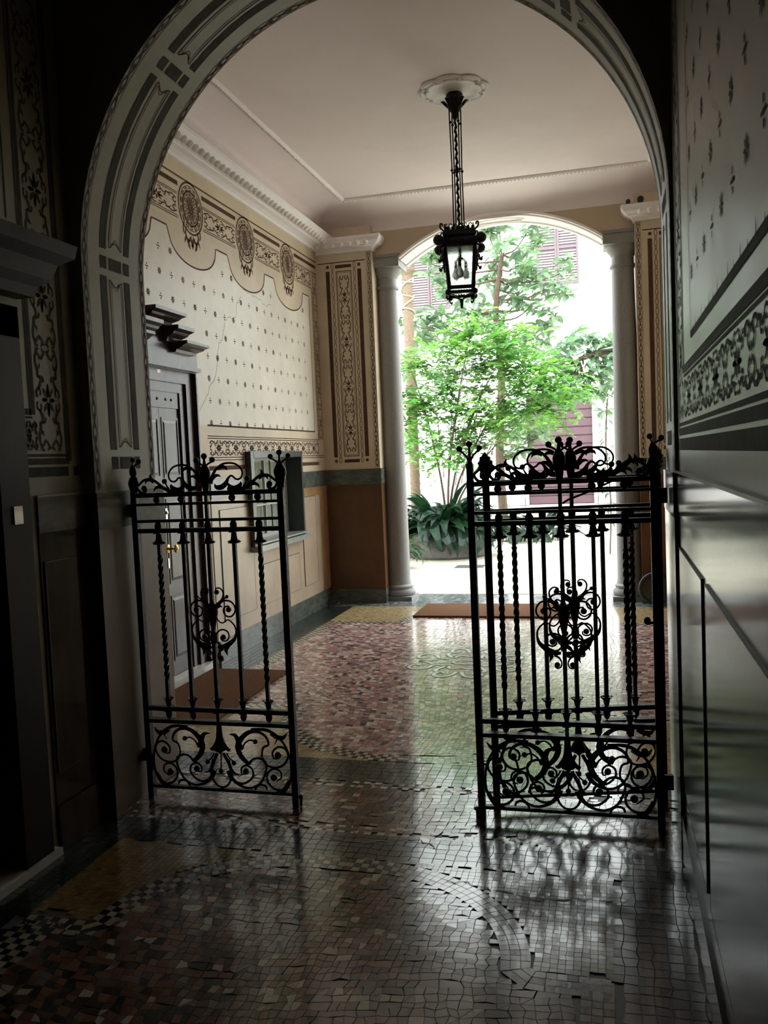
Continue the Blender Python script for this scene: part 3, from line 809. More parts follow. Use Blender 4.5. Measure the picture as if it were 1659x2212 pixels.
# cracks in the mosaic
mb = MB(); r2 = random.Random(11)
for path in ([(-1.35,3.92),(-1.1,3.86),(-.8,3.80),(-.6,3.79),(-.35,3.83),(-.1,3.80)], [(-1.2,3.25),(-1.0,3.22),(-.8,3.30),(-.7,3.20)], [(-.62,2.98),(-.45,2.94),(-.3,2.90),(-.15,2.93),(-.02,2.93)], [(-.95,3.9),(-.9,3.6),(-.85,3.4)]):
    q = []
    for (a, b), (c, d) in zip(path[:-1], path[1:]):
        for k in range(7): q.append((a+(c-a)*k/7+r2.uniform(-.006,.006), b+(d-b)*k/7+r2.uniform(-.014,.014), r2.choice([.002,.003,.005,.007])))
    mb.ribbon(q, lambda a, b: (a, b, .0022))
mb.build('floor_crack', LINE, floor)
# ================================================================ wrought iron gates
CREST=[
[[0.026,1.472,0.0157],[0.033,1.499,0.0136],[0.043,1.519,0.0115],[0.059,1.54,0.0094],[0.088,1.559,0.0077],[0.121,1.563,0.0072],[0.151,1.558,0.0068],[0.174,1.541,0.0068],[0.184,1.519,0.0068],[0.178,1.497,0.0068],[0.162,1.488,0.0068],[0.147,1.492,0.0068],[0.136,1.503,0.0072],[0.124,1.504,0.0078],[0.111,1.491,0.0103],[0.104,1.475,0.0131]],
[[0.111,1.491,0.0105],[0.101,1.472,0.0168],[0.082,1.457,0.0192],[0.06,1.454,0.0171],[0.049,1.461,0.0108],[0.045,1.473,0.0016]],
[[0.065,1.54,0.0118],[0.084,1.548,0.0131],[0.102,1.544,0.0105],[0.11,1.53,0.0016]],
[[0.035,1.494,0.0131],[0.051,1.507,0.0118],[0.067,1.509,0.0079],[0.078,1.501,0.0013]],
[[0.107,1.477,0.0037],[0.118,1.46,0.0133],[0.139,1.449,0.0173],[0.163,1.456,0.0173],[0.173,1.467,0.0129],[0.174,1.479,0.0013]],
[[0.187,1.453,0.0118],[0.197,1.472,0.0058],[0.206,1.491,0.0058]],
[[0.108,1.447,0.0131],[0.139,1.446,0.0184],[0.183,1.444,0.0157]],
[[0.181,1.444,0.0144],[0.214,1.461,0.0122],[0.242,1.484,0.0109],[0.261,1.497,0.0098],[0.285,1.504,0.0091],[0.311,1.5,0.0089],[0.334,1.483,0.0089],[0.348,1.468,0.0089],[0.338,1.448,0.01],[0.323,1.441,0.0092],[0.305,1.447,0.0073],[0.302,1.462,0.0061],[0.312,1.468,0.0052]],
[[0.261,1.491,0.0157],[0.275,1.502,0.0157],[0.278,1.515,0.0105],[0.272,1.53,0.0013]],
[[0.273,1.5,0.0105],[0.291,1.501,0.0118],[0.302,1.493,0.0079],[0.305,1.48,0.0013]],
[[0.208,1.46,0.0105],[0.238,1.467,0.0118],[0.256,1.46,0.0092],[0.264,1.445,0.0013]]]
CREST_B=[[0.206,1.491,0.0126],[0.312,1.462,0.0144]]
CART=[
[[0.018,0.979,0.0043],[0.019,0.99,0.0053],[0.034,0.995,0.006],[0.048,0.988,0.0065],[0.056,0.972,0.0069],[0.052,0.951,0.0072],[0.042,0.935,0.0101],[0.027,0.921,0.0129],[0.012,0.91,0.0129]],
[[0.049,0.944,0.0097],[0.061,0.946,0.0064],[0.073,0.954,0.0052]],
[[0.032,0.919,0.0129],[0.048,0.933,0.01],[0.071,0.937,0.0082],[0.093,0.931,0.0073],[0.108,0.913,0.0073],[0.111,0.889,0.0073],[0.097,0.868,0.0073],[0.079,0.862,0.0073],[0.06,0.87,0.007],[0.052,0.891,0.0064],[0.06,0.906,0.0064],[0.077,0.911,0.0064],[0.084,0.903,0.0064]],
[[0.019,0.903,0.0129],[0.037,0.911,0.0097],[0.05,0.906,0.0011]],
[[0.014,0.905,0.015],[0.02,0.882,0.0088],[0.017,0.858,0.0065],[0.028,0.84,0.006],[0.044,0.833,0.0058],[0.058,0.84,0.0056],[0.073,0.848,0.0057],[0.09,0.837,0.0064],[0.106,0.817,0.0072],[0.11,0.792,0.0082],[0.103,0.764,0.0135],[0.085,0.745,0.019],[0.064,0.731,0.0209],[0.036,0.721,0.0181],[0.015,0.72,0.0107]],
[[0.006,0.77,0.0129],[0.014,0.786,0.0085],[0.028,0.798,0.0073],[0.047,0.802,0.0073],[0.067,0.793,0.0073],[0.074,0.773,0.0073],[0.065,0.754,0.0067],[0.047,0.749,0.0064],[0.033,0.757,0.006],[0.032,0.77,0.0043]],
[[0.003,0.765,0.0129],[0.012,0.744,0.0086],[0.031,0.73,0.0073],[0.054,0.731,0.0086],[0.075,0.745,0.0086]],
[[0.069,0.729,0.0172],[0.055,0.71,0.0172],[0.057,0.696,0.0107],[0.063,0.68,0.0011]],
[[0.043,0.712,0.0107],[0.024,0.701,0.0077],[0.013,0.681,0.0056],[0.017,0.662,0.0056],[0.032,0.656,0.0056],[0.042,0.665,0.0043]]]
CART_B=[[0.026,0.976,0.0118],[0.075,0.955,0.009],[0.081,0.896,0.0133],[0.047,0.768,0.0133],[0.031,0.672,0.0118]]
BOT=[
[[0.033,0.142,0.0155],[0.049,0.11,0.0155],[0.089,0.076,0.0109],[0.144,0.066,0.0087],[0.195,0.095,0.0083],[0.224,0.153,0.0083],[0.223,0.192,0.0087],[0.19,0.208,0.009],[0.159,0.2,0.0077],[0.14,0.178,0.0119]],
[[0.039,0.116,0.0119],[0.076,0.089,0.0092],[0.118,0.088,0.0083],[0.156,0.119,0.0082],[0.155,0.155,0.0078],[0.126,0.172,0.0078],[0.102,0.156,0.0075],[0.103,0.13,0.0066],[0.12,0.131,0.0048]],
[[0.14,0.178,0.0143],[0.104,0.212,0.0193],[0.089,0.257,0.0211],[0.109,0.297,0.0191],[0.149,0.328,0.0151],[0.194,0.332,0.0115],[0.231,0.31,0.0095],[0.242,0.274,0.0085],[0.216,0.26,0.0076],[0.207,0.217,0.0072],[0.223,0.182,0.0076],[0.264,0.168,0.0083],[0.309,0.182,0.0083],[0.335,0.223,0.0083],[0.323,0.258,0.0083],[0.29,0.266,0.008],[0.261,0.242,0.0076],[0.264,0.212,0.0068],[0.287,0.211,0.0048]],
[[0.102,0.245,0.0239],[0.091,0.29,0.0191],[0.075,0.312,0.0131],[0.049,0.314,0.0024]],
[[0.109,0.245,0.0083],[0.125,0.275,0.006],[0.15,0.291,0.006],[0.174,0.287,0.006]],
[[0.16,0.342,0.0095],[0.229,0.343,0.0116],[0.276,0.323,0.011],[0.311,0.29,0.0092],[0.336,0.243,0.0078],[0.346,0.192,0.0076],[0.345,0.133,0.0086],[0.329,0.087,0.0097],[0.305,0.058,0.0107]],
[[0.255,0.326,0.0119],[0.288,0.31,0.0179],[0.316,0.31,0.0143],[0.336,0.333,0.0024]],
[[0.305,0.299,0.0083],[0.288,0.305,0.0072],[0.281,0.292,0.0048],[0.272,0.277,0.0024]],
[[0.338,0.114,0.0143],[0.303,0.067,0.0107],[0.258,0.07,0.0089],[0.229,0.101,0.0083],[0.231,0.14,0.0083],[0.26,0.162,0.0079],[0.292,0.153,0.0075],[0.297,0.123,0.0066],[0.27,0.103,0.0048]],
[[0.165,0.059,0.0072],[0.176,0.077,0.0083],[0.197,0.085,0.0083],[0.218,0.079,0.0083],[0.224,0.063,0.0072]],
[[0.003,0.22,0.006],[0.001,0.18,0.0054],[-0.002,0.144,0.0054]],
[[0.031,0.225,0.006],[0.044,0.202,0.0054],[0.064,0.184,0.0054]],
[[0.014,0.224,0.0119],[0.04,0.176,0.0131],[0.052,0.13,0.0119],[0.041,0.09,0.0083],[0.02,0.067,0.0072],[-0.007,0.062,0.0072]],
[[0.037,0.195,0.0119],[0.048,0.156,0.0107],[0.068,0.131,0.0072],[0.085,0.129,0.0024]]]
BOT_B=[[0.124,0.144,0.0155],[0.178,0.286,0.0119],[0.287,0.227,0.0167],[0.261,0.122,0.0167],[-0.002,0.139,0.0119],[0.066,0.18,0.0119]]

def straps(mb, S, th=.006, y=0., k=1.3):
    for s in S:
        for sg in (1, -1):
            if sg < 0 and max(abs(p[0]) for p in s) < .008: continue
            mb.strap([(sg*p[0], p[1], max(p[2]*k, .0015)) for p in s], th, y)
def balls(mb, B, sc=1.):
    for u, z, r in B:
        for sg in (1, -1):
            if sg < 0 and abs(u) < .008: continue
            mb.ball((sg*u, 0, z), r*sc, 10)
def twisted_bar(mb, u, z0, z1, w, turns):
    n = int((z1-z0)/.008); vs = []
    for i in range(n+1):
        z = z0+(z1-z0)*i/n; a = PI/4+turns*2*PI*i/n
        if turns == 0: a = PI/4
        vs += [(u+w*.707*math.cos(a+k*PI/2), w*.707*math.sin(a+k*PI/2), z) for k in range(4)]
    fs = [(i*4+k, i*4+(k+1)%4, i*4+4+(k+1)%4, i*4+4+k) for i in range(n) for k in range(4)]+[(3,2,1,0), tuple(range(4*n, 4*n+4))]
    mb.add(vs, fs)
def arm(mb, u0, z0, u1, z1, r, rb, y1=0.):
    mb.tube(smooth([(u0, 0, z0), (u0+(u1-u0)*.15, y1*.2, z0+(z1-z0)*.45), (u0+(u1-u0)*.6, y1*.6, z0+(z1-z0)*.8), (u1, y1, z1)], 3), r, 6)
    mb.ball((u1, y1, z1+rb*.6), rb, 10)
def finial(t, u, kind):
    mb = MB()
    if kind == 'trio':
        mb.box((u-.0135,-.0135,1.44), (u+.0135,.0135,1.515)); mb.lathe([(.013,1.515),(.007,1.53),(.005,1.59)], 8, (u,0)); mb.ball((u,0,1.597), .0135)
        arm(mb, u-.004, 1.515, u-.042, 1.572, .0042, .0125); arm(mb, u+.004, 1.515, u+.042, 1.572, .0042, .0125)
    elif kind == 'bulb':
        mb.lathe([(.0155,1.43),(.017,1.46),(.022,1.485),(.028,1.505),(.028,1.522),(.020,1.54),(.010,1.555),(.005,1.57),(.005,1.595)], 14, (u,0)); mb.ball((u,0,1.600), .0135)
        arm(mb, u-.006, 1.54, u-.042, 1.576, .004, .0125); arm(mb, u+.006, 1.54, u+.042, 1.576, .004, .0125)
    elif kind == 'cone':
        mb.lathe([(.014,1.43),(.018,1.46),(.027,1.49),(.029,1.51),(.024,1.53),(.012,1.55),(.002,1.562)], 14, (u,0))
        for k in range(4):
            for j in range(8):
                a = 2*PI*(j+.5*(k % 2))/8; r = (.019,.026,.026,.018)[k]
                mb.ball((u+r*math.cos(a), r*math.sin(a), 1.47+.022*k), .0075, 5)
    else:
        mb.lathe([(.0145,1.43),(.018,1.45),(.025,1.475),(.026,1.49),(.019,1.512),(.012,1.518),(.017,1.53),(.018,1.545),(.013,1.56),(.008,1.57)], 14, (u,0))
        arm(mb, u-.003, 1.565, u-.010, 1.588, .0035, .0125, .02); arm(mb, u+.004, 1.56, u+.032, 1.580, .0045, .0125, 0.)
    mb.build('finial', IRON, t, True)
BARS = (-.252, -.127, 0., .127, .252)
def gate(name, lab, loc, rz, fl, fr):
    t = thing(name, lab, 'gate', loc, rz, 'wrought iron gate leaves in the archway')
    for u in (-.365, .365):
        MB().box((u-.0145,-.0145,0), (u+.0145,.0145,1.445)).build('post', IRON, t)
    for z, h, d in ((1.428,.017,.013), (1.386,.012,.010), (1.309,.013,.012), (1.262,.017,.012), (.426,.020,.012), (.366,.016,.014), (.052,.014,.012)):
        mb = MB().box((-.3515,-d,z-h/2), (.3515,d,z+h/2))
        if z in (1.428, .366, 1.262): mb.box((-.3515,-d-.004,z+h/2), (.3515,d+.004,z+h/2+.003))
        mb.build('rail', IRON, t)
    for i, u in enumerate(BARS):
        mb = MB(); tw = i in (0, 4)
        if tw: mb_z = (.56, 1.16); twisted_bar(mb, u, .44, .56, .0155, 0); twisted_bar(mb, u, .56, 1.15, .0178, 4.1); twisted_bar(mb, u, 1.15, 1.25, .0155, 0)
        else: mb.box((u-.0083,-.0083,.44), (u+.0083,.0083,1.25))
        if i == 2: mb.box((u-.0075,-.0075,1.25), (u+.0075,.0075,1.44)).box((u-.0075,-.0075,.36), (u+.0075,.0075,.44))
        mb.build('twisted_bar' if tw else 'bar', IRON, t, False)
        mb = MB()      # flower collars on both ends of the bar
        mb.lathe([(.009,1.253),(.013,1.245),(.0145,1.228),(.019,1.213),(.026,1.205),(.031,1.2045),(.026,1.2005),(.015,1.204),(.008,1.21)], 8, (u,0))
        for k in range(4):
            a = k*PI/2; c, s = math.cos(a), math.sin(a)
            mb.tube([(u+.020*c, .020*s, 1.212), (u+.028*c, .028*s, 1.2055), (u+.0345*c, .0345*s, 1.209)], [.005,.004,.001], 5)
        mb.lathe([(.014,1.270),(.0165,1.28),(.016,1.292),(.011,1.301),(.004,1.304)], 10, (u,0))
        mb.box((u-.0165,-.020,1.250), (u+.0165,.020,1.273))
        mb.build('collar', IRON, t, True)
        mb = MB()
        mb.lathe([(.008,.437),(.012,.447),(.014,.460),(.019,.472),(.026,.478),(.019,.4775),(.009,.47)], 8, (u,0))
        for k in range(4):
            a = k*PI/2; c, s = math.cos(a), math.sin(a)
            mb.tube([(u+.016*c, .016*s, .470), (u+.024*c, .024*s, .479), (u+.030*c, .030*s, .476)], [.005,.004,.001], 5)
        if i != 2: mb.lathe([(.002,.377),(.010,.383),(.0155,.395),(.0155,.415)], 10, (u,0))
        mb.box((u-.0165,-.018,.414), (u+.0165,.018,.438))
        mb.build('collar', IRON, t, True)
        if i != 2:
            mb = MB(); mb.ball((u,0,1.407), .0165, 12); mb.build('ball', IRON, t, True)
    mb = MB(); straps(mb, CREST, .007); balls(mb, CREST_B); mb.build('crest_scrollwork', IRON, t, True)
    mb = MB(); mb.lathe([(.012,1.437),(.016,1.455),(.019,1.48),(.025,1.505),(.026,1.525),(.020,1.545),(.009,1.56),(.006,1.575),(.005,1.59)], 14); mb.ball((0,0,1.598), .0145)
    arm(mb, -.006, 1.545, -.040, 1.573, .0045, .0135); arm(mb, .006, 1.545, .040, 1.573, .0045, .0135)
    mb.build('crest_bulb', IRON, t, True)
    mb = MB(); straps(mb, CART, .006, .004, 1.12); balls(mb, CART_B)
    mb.lathe([(.008,.80),(.013,.82),(.020,.86),(.022,.89),(.018,.91),(.012,.925),(.008,.94)], 12)
    mb.lathe([(.008,.735),(.016,.75),(.018,.765),(.016,.78),(.008,.795)], 10)
    mb.build('cartouche', IRON, t, True)
    mb = MB(); straps(mb, BOT, .006); balls(mb, BOT_B)
    mb.lathe([(.012,.358),(.014,.33),(.017,.30),(.026,.265),(.034,.247),(.028,.238),(.014,.232),(.006,.222)], 10)
    for s in (1, -1): mb.strap([(s*.012,.28,.020),(s*.028,.252,.020),(s*.044,.240,.016),(s*.052,.247,.002)], .006)
    mb.build('bottom_scrollwork', IRON, t, True)
    finial(t, -.365, fl); finial(t, .365, fr)
    return t
gl = gate('iron_gate', 'black wrought iron gate leaf standing alone at the left jamb', (-1.787, 3.540, 0), 0, 'hinge', 'bulb')
ga = gate('iron_gate', 'front black iron gate leaf of the folded pair at the right jamb, nearest the viewer', (-.208, 3.538, 0), .006, 'trio', 'hinge')
gb = gate('iron_gate', 'rear black iron gate leaf folded behind the front right leaf, with pinecone finial', (-.172, 3.742, 0), .25, 'cone', 'cone')
for u, z, dx in ((.38, 1.36, 1), (.38, .2, 1)):
    MB().box((u, -.008, z-.03), (u+.036, .008, z+.03)).build('hinge', IRON, ga)
for z in (1.36, .2): MB().box((-.414, -.008, z-.03), (-.38, .008, z+.03)).build('hinge', IRON, gl)
for z in (1.34, .22): MB().tube([(-.372, .013, z-.04), (-.372, .013, z+.04)], .009, 8).tube([(-.372, .013, z), (-.345, .055, z)], .005, 6).build('hinge', IRON, ga)
MB().tube(smooth([(.006,.06,1.335),(.03,.065,1.35),(.09,.07,1.372),(.16,.075,1.40),(.215,.075,1.425),(.235,.075,1.436),(.24,.07,1.42)], 2), .0045, 6).build('hook_rod', IRON, ga, True)
mb = MB().tube([(.355, -.01, .852), (.335, -.02, .853)], .006, 8); mb.ball((.328,-.02,.862), .014, 10, 1.2); mb.build('latch_knob', IRON, ga, True)
for g_ in (gl, ga):
    u = -.365 if g_ is ga else .365
    MB().lathe([(.006,.0),(.006,.05)], 8, (u+(.022 if u > 0 else -.022), 0)).box((u+(.0135 if u > 0 else -.034), -.006, .035), (u+(.034 if u > 0 else -.0135), .006, .048)).build('floor_bolt', IRON, g_)

# ================================================================ hanging lantern
lt = thing('hanging_lantern', 'black wrought iron lantern hanging on long rods from the white ceiling rose', 'lantern', (-1.035, 6.30, CZ), .17)
MB().lathe([(.05,-.03),(.062,-.045),(.058,-.075),(.045,-.082),(.052,-.095),(.058,-.115),(.045,-.145),(.026,-.17),(.02,-.20),(.014,-.215)], 20).build('canopy', IRON, lt, True)
mb = MB()
for k in range(8):
    a = k*PI/4; c, s = math.cos(a), math.sin(a)
    mb.tube(smooth([(.045*c,.045*s,-.13), (.065*c,.065*s,-.105), (.085*c,.085*s,-.085), (.10*c,.10*s,-.09)], 2), [.008,.010,.012,.012,.009,.005,.002][:7], 5, flat=.5)
mb.build('canopy_leaves', IRON, lt, True)
mb = MB(); n = 150; vs = []
mb.tube([(.004*math.cos(i*.55), .004*math.sin(i*.55), -.20-.82*i/n) for i in range(n+1)], [.0095+.002*math.sin(i*1.1) for i in range(n+1)], 6)
mb.ball((0,0,-.575), .016, 10, 1.8); mb.build('twisted_stem', IRON, lt, True)
for k in range(4):
    a = k*PI/2+.5; c, s = math.cos(a), math.sin(a)
    mb = MB().tube([(.048*c,.048*s,-.14), (.040*c,.040*s,-.6), (.044*c,.044*s,-1.02)], .0048, 6)
    for z in (-.24, -.58, -.97): mb.ball((.042*c,.042*s,z), .011, 8)
    mb.tube([(0,0,-.58), (.04*c,.04*s,-.58)], .003, 5)
    mb.build('rod', IRON, lt, True)
def sq(r, z): return [(r,-r,z),(r,r,z),(-r,r,z),(-r,-r,z)]
def sqloft(mb, prof):
    vs = [p for r, z in prof for p in sq(r, z)]; n = len(prof)
    mb.add(vs, [(4*k+i, 4*k+(i+1)%4, 4*k+4+(i+1)%4, 4*k+4+i) for k in range(n-1) for i in range(4)]+[(3,2,1,0), tuple(range(4*n-4, 4*n))])
mb = MB(); sqloft(mb, [(.045,-.985),(.060,-1.00),(.085,-1.012),(.108,-1.025),(.118,-1.045),(.122,-1.06),(.114,-1.075),(.122,-1.09),(.134,-1.105),(.136,-1.12),(.126,-1.135),(.110,-1.145)][::-1]); mb.build('roof', IRON, lt, True)
mb = MB()
for f_ in range(4):
    m_ = Matrix.Rotation(f_*PI/2, 4, 'Z')
    for i in range(12):
        u = -.115+.0209*i
        mb.ball(tuple(m_ @ Vector((u, -.132, -1.105))), .009, 5)
        if i % 2: mb.ball(tuple(m_ @ Vector((u*.85, -.098, -1.008))), .013, 6)
        else: mb.tube([tuple(m_ @ Vector(p)) for p in ((u*.85-.012,-.098,-1.01),(u*.85-.008,-.1,-.985),(u*.85+.006,-.1,-.980),(u*.85+.008,-.1,-.993))], .004, 5)
    for i in range(9):
        u = -.08+.02*i
        for zz, r in ((-1.43, .007), (-1.452, .006)):
            p = m_ @ Vector((u, -.088, zz)); mb.add([tuple(p+Vector(d)*r) for d in ((1,0,0),(0,0,1.3),(-1,0,0),(0,0,-1.3),(0,1,0),(0,-1,0))], [(0,1,4),(1,2,4),(2,3,4),(3,0,4),(1,0,5),(2,1,5),(3,2,5),(0,3,5)])
mb.build('bead_trim', IRON, lt, kind='stuff')
for k in range(4):
    m_ = Matrix.Rotation(k*PI/2+PI/4, 4, 'Z'); mb = MB()
    P = [(.165, 0, -1.13), (.085*1.414, 0, -1.44)]
    mb.tube([tuple(m_ @ Vector((.110*1.414, 0, -1.13))), tuple(m_ @ Vector((.086*1.414, 0, -1.44)))], .0145, 6); mb.build('corner_bar', IRON, lt)
    mb = MB()   # corner volutes top and bottom, with leaf curls
    sp = [(.155+.035*math.cos(t*.5+2.4)*(1-.06*t), 0, -1.10+.036*math.sin(t*.5+2.4)*(1-.06*t)) for t in range(14)]
    sp = [(x+.060, y, z) for x, y, z in sp]
    mb.tube([tuple(m_ @ Vector(p)) for p in sp], [.015-.0004*i for i in range(14)], 6)
    mb.ball(tuple(m_ @ Vector((.214, 0, -1.103))), .040, 12)
    for st in ([(.175,0,-1.14),(.205,0,-1.16),(.202,0,-1.19),(.180,0,-1.185)], [(.16,0,-1.16),(.175,0,-1.22),(.205,0,-1.25),(.222,0,-1.235)], [(.15,0,-1.20),(.172,0,-1.245),(.165,0,-1.275),(.15,0,-1.265)],
               [(.13,0,-1.06),(.16,0,-1.03),(.19,0,-1.015),(.19,0,-.985),(.172,0,-.985),(.172,0,-1.0)]):
        P = smooth(st, 3); mb.tube([tuple(m_ @ Vector(p)) for p in P], [.0075-.002*i/len(P) for i in range(len(P))], 5)
    mb.ball(tuple(m_ @ Vector((.208, 0, -1.252))), .013, 6)
    mb.build('corner_volute', IRON, lt, True)
    mb = MB(); mb.ball(tuple(m_ @ Vector((.135, 0, -1.465))), .024, 8)
    P = smooth([(.13,0,-1.47),(.125,0,-1.50),(.105,0,-1.52),(.10,0,-1.505)], 3); mb.tube([tuple(m_ @ Vector(p)) for p in P], .006, 5)
    P = smooth([(.12,0,-1.475),(.07,0,-1.48),(.02,0,-1.50),(.008,0,-1.54),(.006,0,-1.57)], 3); mb.tube([tuple(m_ @ Vector(p)) for p in P], .0055, 5)
    mb.build('foot_scroll', IRON, lt, True)
mb = MB(); sqloft(mb, [(.094,-1.425),(.102,-1.44),(.100,-1.465),(.090,-1.472)][::-1]); 
MB().lathe([(.004,-1.565),(.007,-1.55),(.007,-1.50)], 8).build('drop', IRON, lt)
b_ = MB()
for f_ in range(4):
    m_ = Matrix.Rotation(f_*PI/2, 4, 'Z')
    for z, r, h in ((-1.430,.098,.013), (-1.464,.102,.010)):
        vs = [tuple(m_ @ Vector(p)) for p in ((-r,-r,z-h),(r,-r,z-h),(r,-r+.012,z-h),(-r,-r+.012,z-h),(-r,-r,z+h),(r,-r,z+h),(r,-r+.012,z+h),(-r,-r+.012,z+h))]
        b_.add(vs, [(3,2,1,0),(4,5,6,7),(0,1,5,4),(1,2,6,5),(2,3,7,6),(3,0,4,7)])
b_.build('bottom_frame', IRON, lt)
for f_ in range(4):
    m_ = Matrix.Rotation(f_*PI/2, 4, 'Z'); mb = MB()
    vs = [(-.104,-.106,-1.135),(.104,-.106,-1.135),(.083,-.085,-1.43),(-.083,-.085,-1.43),(-.104,-.103,-1.135),(.104,-.103,-1.135),(.083,-.082,-1.43),(-.083,-.082,-1.43)]
    mb.add([tuple(m_ @ Vector(p)) for p in vs], [(0,1,2,3),(7,6,5,4),(0,4,5,1),(1,5,6,2),(2,6,7,3),(3,7,4,0)]); mb.build('glass_pane', GLASS, lt)
mb = MB().lathe([(.012,-1.13),(.012,-1.20)], 8); mb.lathe([(.02,-1.20),(.03,-1.21),(.02,-1.222)], 10)
for k in range(3):
    a = 2*PI*k/3+.4; c, s = math.cos(a), math.sin(a)
    mb.tube([(0,0,-1.21),(.03*c,.03*s,-1.215),(.042*c,.042*s,-1.23),(.042*c,.042*s,-1.275)], [.005,.005,.012,.014], 8)
mb.build('lamp_holder', IRON, lt, True)
for k in range(3):
    a = 2*PI*k/3+.4; c, s = math.cos(a), math.sin(a)
    MB().lathe([(.012,-1.275),(.015,-1.285),(.024,-1.305),(.028,-1.325),(.024,-1.345),(.012,-1.356),(.001,-1.358)], 14, (.042*c,.042*s)).build('light_bulb', BULB, lt, True)
# ceiling rose
rs = thing('ceiling_rose', 'white lobed plaster rose on the ceiling above the lantern', 'ceiling rose', (-1.04, 6.30, CZ), 0)
mb = MB(); n = 64; vs = []
pr = [(1.0,0),(1.02,-.010),(.95,-.020),(.90,-.014),(.84,-.014),(.80,-.024),(.72,-.024),(.66,-.016),(.5,-.016),(.35,-.026),(.22,-.034),(.2,-.034)]
for r, z in pr:
    for i in range(n):
        a = 2*PI*i/n; R_ = .238*r*(1+(.11*abs(math.cos(a*4))**.7-.05)*(1 if r > .6 else .3)); vs.append((R_*math.cos(a), R_*math.sin(a), z))
mb.add(vs, [(k*n+i, k*n+(i+1)%n, (k+1)*n+(i+1)%n, (k+1)*n+i) for k in range(len(pr)-1) for i in range(n)]+[tuple(range((len(pr)-1)*n, len(pr)*n))])
mb.build('moulded_disc', STUCCO, rs, True)
for k in range(8):
    a = k*PI/4+PI/8; mb = MB()
    for s in (1, -1):
        sp = [((.205+.018*math.cos(t*.7)*(1-t*.06))*1., s*.018+.018*s*math.sin(t*.7)*(1-t*.06)) for t in range(9)]
        mb.tube([(x*math.cos(a)-y*math.sin(a), x*math.sin(a)+y*math.cos(a), -.02) for x, y in sp], .005, 5)
    mb.build('scroll_ornament', STUCCO, rs, True)

# ================================================================ hall door in the left wall
d1 = bpy.data.objects.new('door_1', None); C.objects.link(d1); struct(d1)
F1, F2, F3 = HL-.027, HL-.045, HL-.062
MB().box((HL-.15, DY1-.006, 0), (HL+.003, DY1+.014, DZT)).box((HL-.15, DY0, DZT-.006), (HL+.003, DY1, DZT+.01)).box((HL-.15, DY0, 0), (F1, DY0+.12, DZT)).box((HL-.15, 5.826, 0), (F1, DY1, DZT)).box((HL-.15, DY0+.12, 2.17), (F1, 5.826, DZT)).build('door_frame', WOOD, d1)
MB().box((HL-.15, DY0+.12, 0), (F2, DY0+.19, 2.17)).box((HL-.15, 5.751, 0), (F2, 5.826, 2.17)).box((HL-.15, DY0+.19, 2.10), (F2, 5.751, 2.17)).build('inner_frame', WOOD, d1)
MB().box((HL, DY0-.07, 0), (HL+.028, DY0, DZT+.02)).build('architrave', WOOD, d1)
MB().box((HL-.15, DY0+.19, 1.985), (F3+.008, 5.751, 2.10)).build('transom_board', WOOD, d1)
for y in (5.44, 5.56, 5.64): MB().lathe([(.010,0),(.010,.004),(.004,.007)], 8, m=Matrix.Translation((F3+.008, y, 2.045)) @ Matrix.Rotation(PI/2, 4, 'Y')).build('screw_cap', IRON, d1)
MB().box((HL, DY0-.03, DZT), (HL+.045, DY1+.005, DZT+.03)).build('lintel_strip', WOOD, d1)
MB().box((HL, DY0-.01, DZT+.03), (HL+.02, DY1-.005, 2.39)).box((HL, 4.98, 2.39), (HL+.02, 5.68, 2.46)).box((HL, 5.10, 2.46), (HL+.02, 5.56, 2.55)).build('frieze_board', WOOD, d1)
def step(z0, z1, pj, ya, yb, ea, eb):
    # moulded cornice length between ya and yb; ea / eb = 1 where the end returns outward
    p = [(0,z0),(.35*pj,z0),(.42*pj,z0+.25*(z1-z0)),(.70*pj,z0+.45*(z1-z0)),(.78*pj,z0+.6*(z1-z0)),(pj,z0+.75*(z1-z0)),(pj,z1),(0,z1)]; vs = []
    for a, z in p:
        e = a*.45; vs += [(HL, ya-e*ea, z), (HL+a, ya-e*ea, z), (HL+a, yb+e*eb, z), (HL, yb+e*eb, z)]
    n = len(p); mb = MB(); mb.add(vs, [(4*k+i, 4*k+(i+1)%4, 4*k+4+(i+1)%4, 4*k+4+i) for k in range(n-1) for i in range(4)]+[(3,2,1,0), tuple(range(4*n-4, 4*n))])
    mb.build('cornice_step', WOOD, d1)
step(2.375, 2.452, .15, 5.55, 5.83, 0, 1); step(2.375, 2.452, .15, 4.83, 5.11, 1, 0)
step(2.44, 2.545, .15, 5.43, 5.60, 0, 1); step(2.44, 2.545, .15, 5.06, 5.23, 1, 0)
step(2.545, 2.632, .16, 5.19, 5.47, 1, 1)
for y, z in ((5.25, 2.48), (5.25, 2.30)): 
    MB().box((HL+.02, y-.045, z-.012), (HL+.034, y+.03, z+.012)).build('carved_key', WOOD, d1)
MB().box((HL+.045, 5.285, 2.185+.02), (HL+.048, 5.33, 2.21+.02)).build('number_plate', MARBLE, d1)
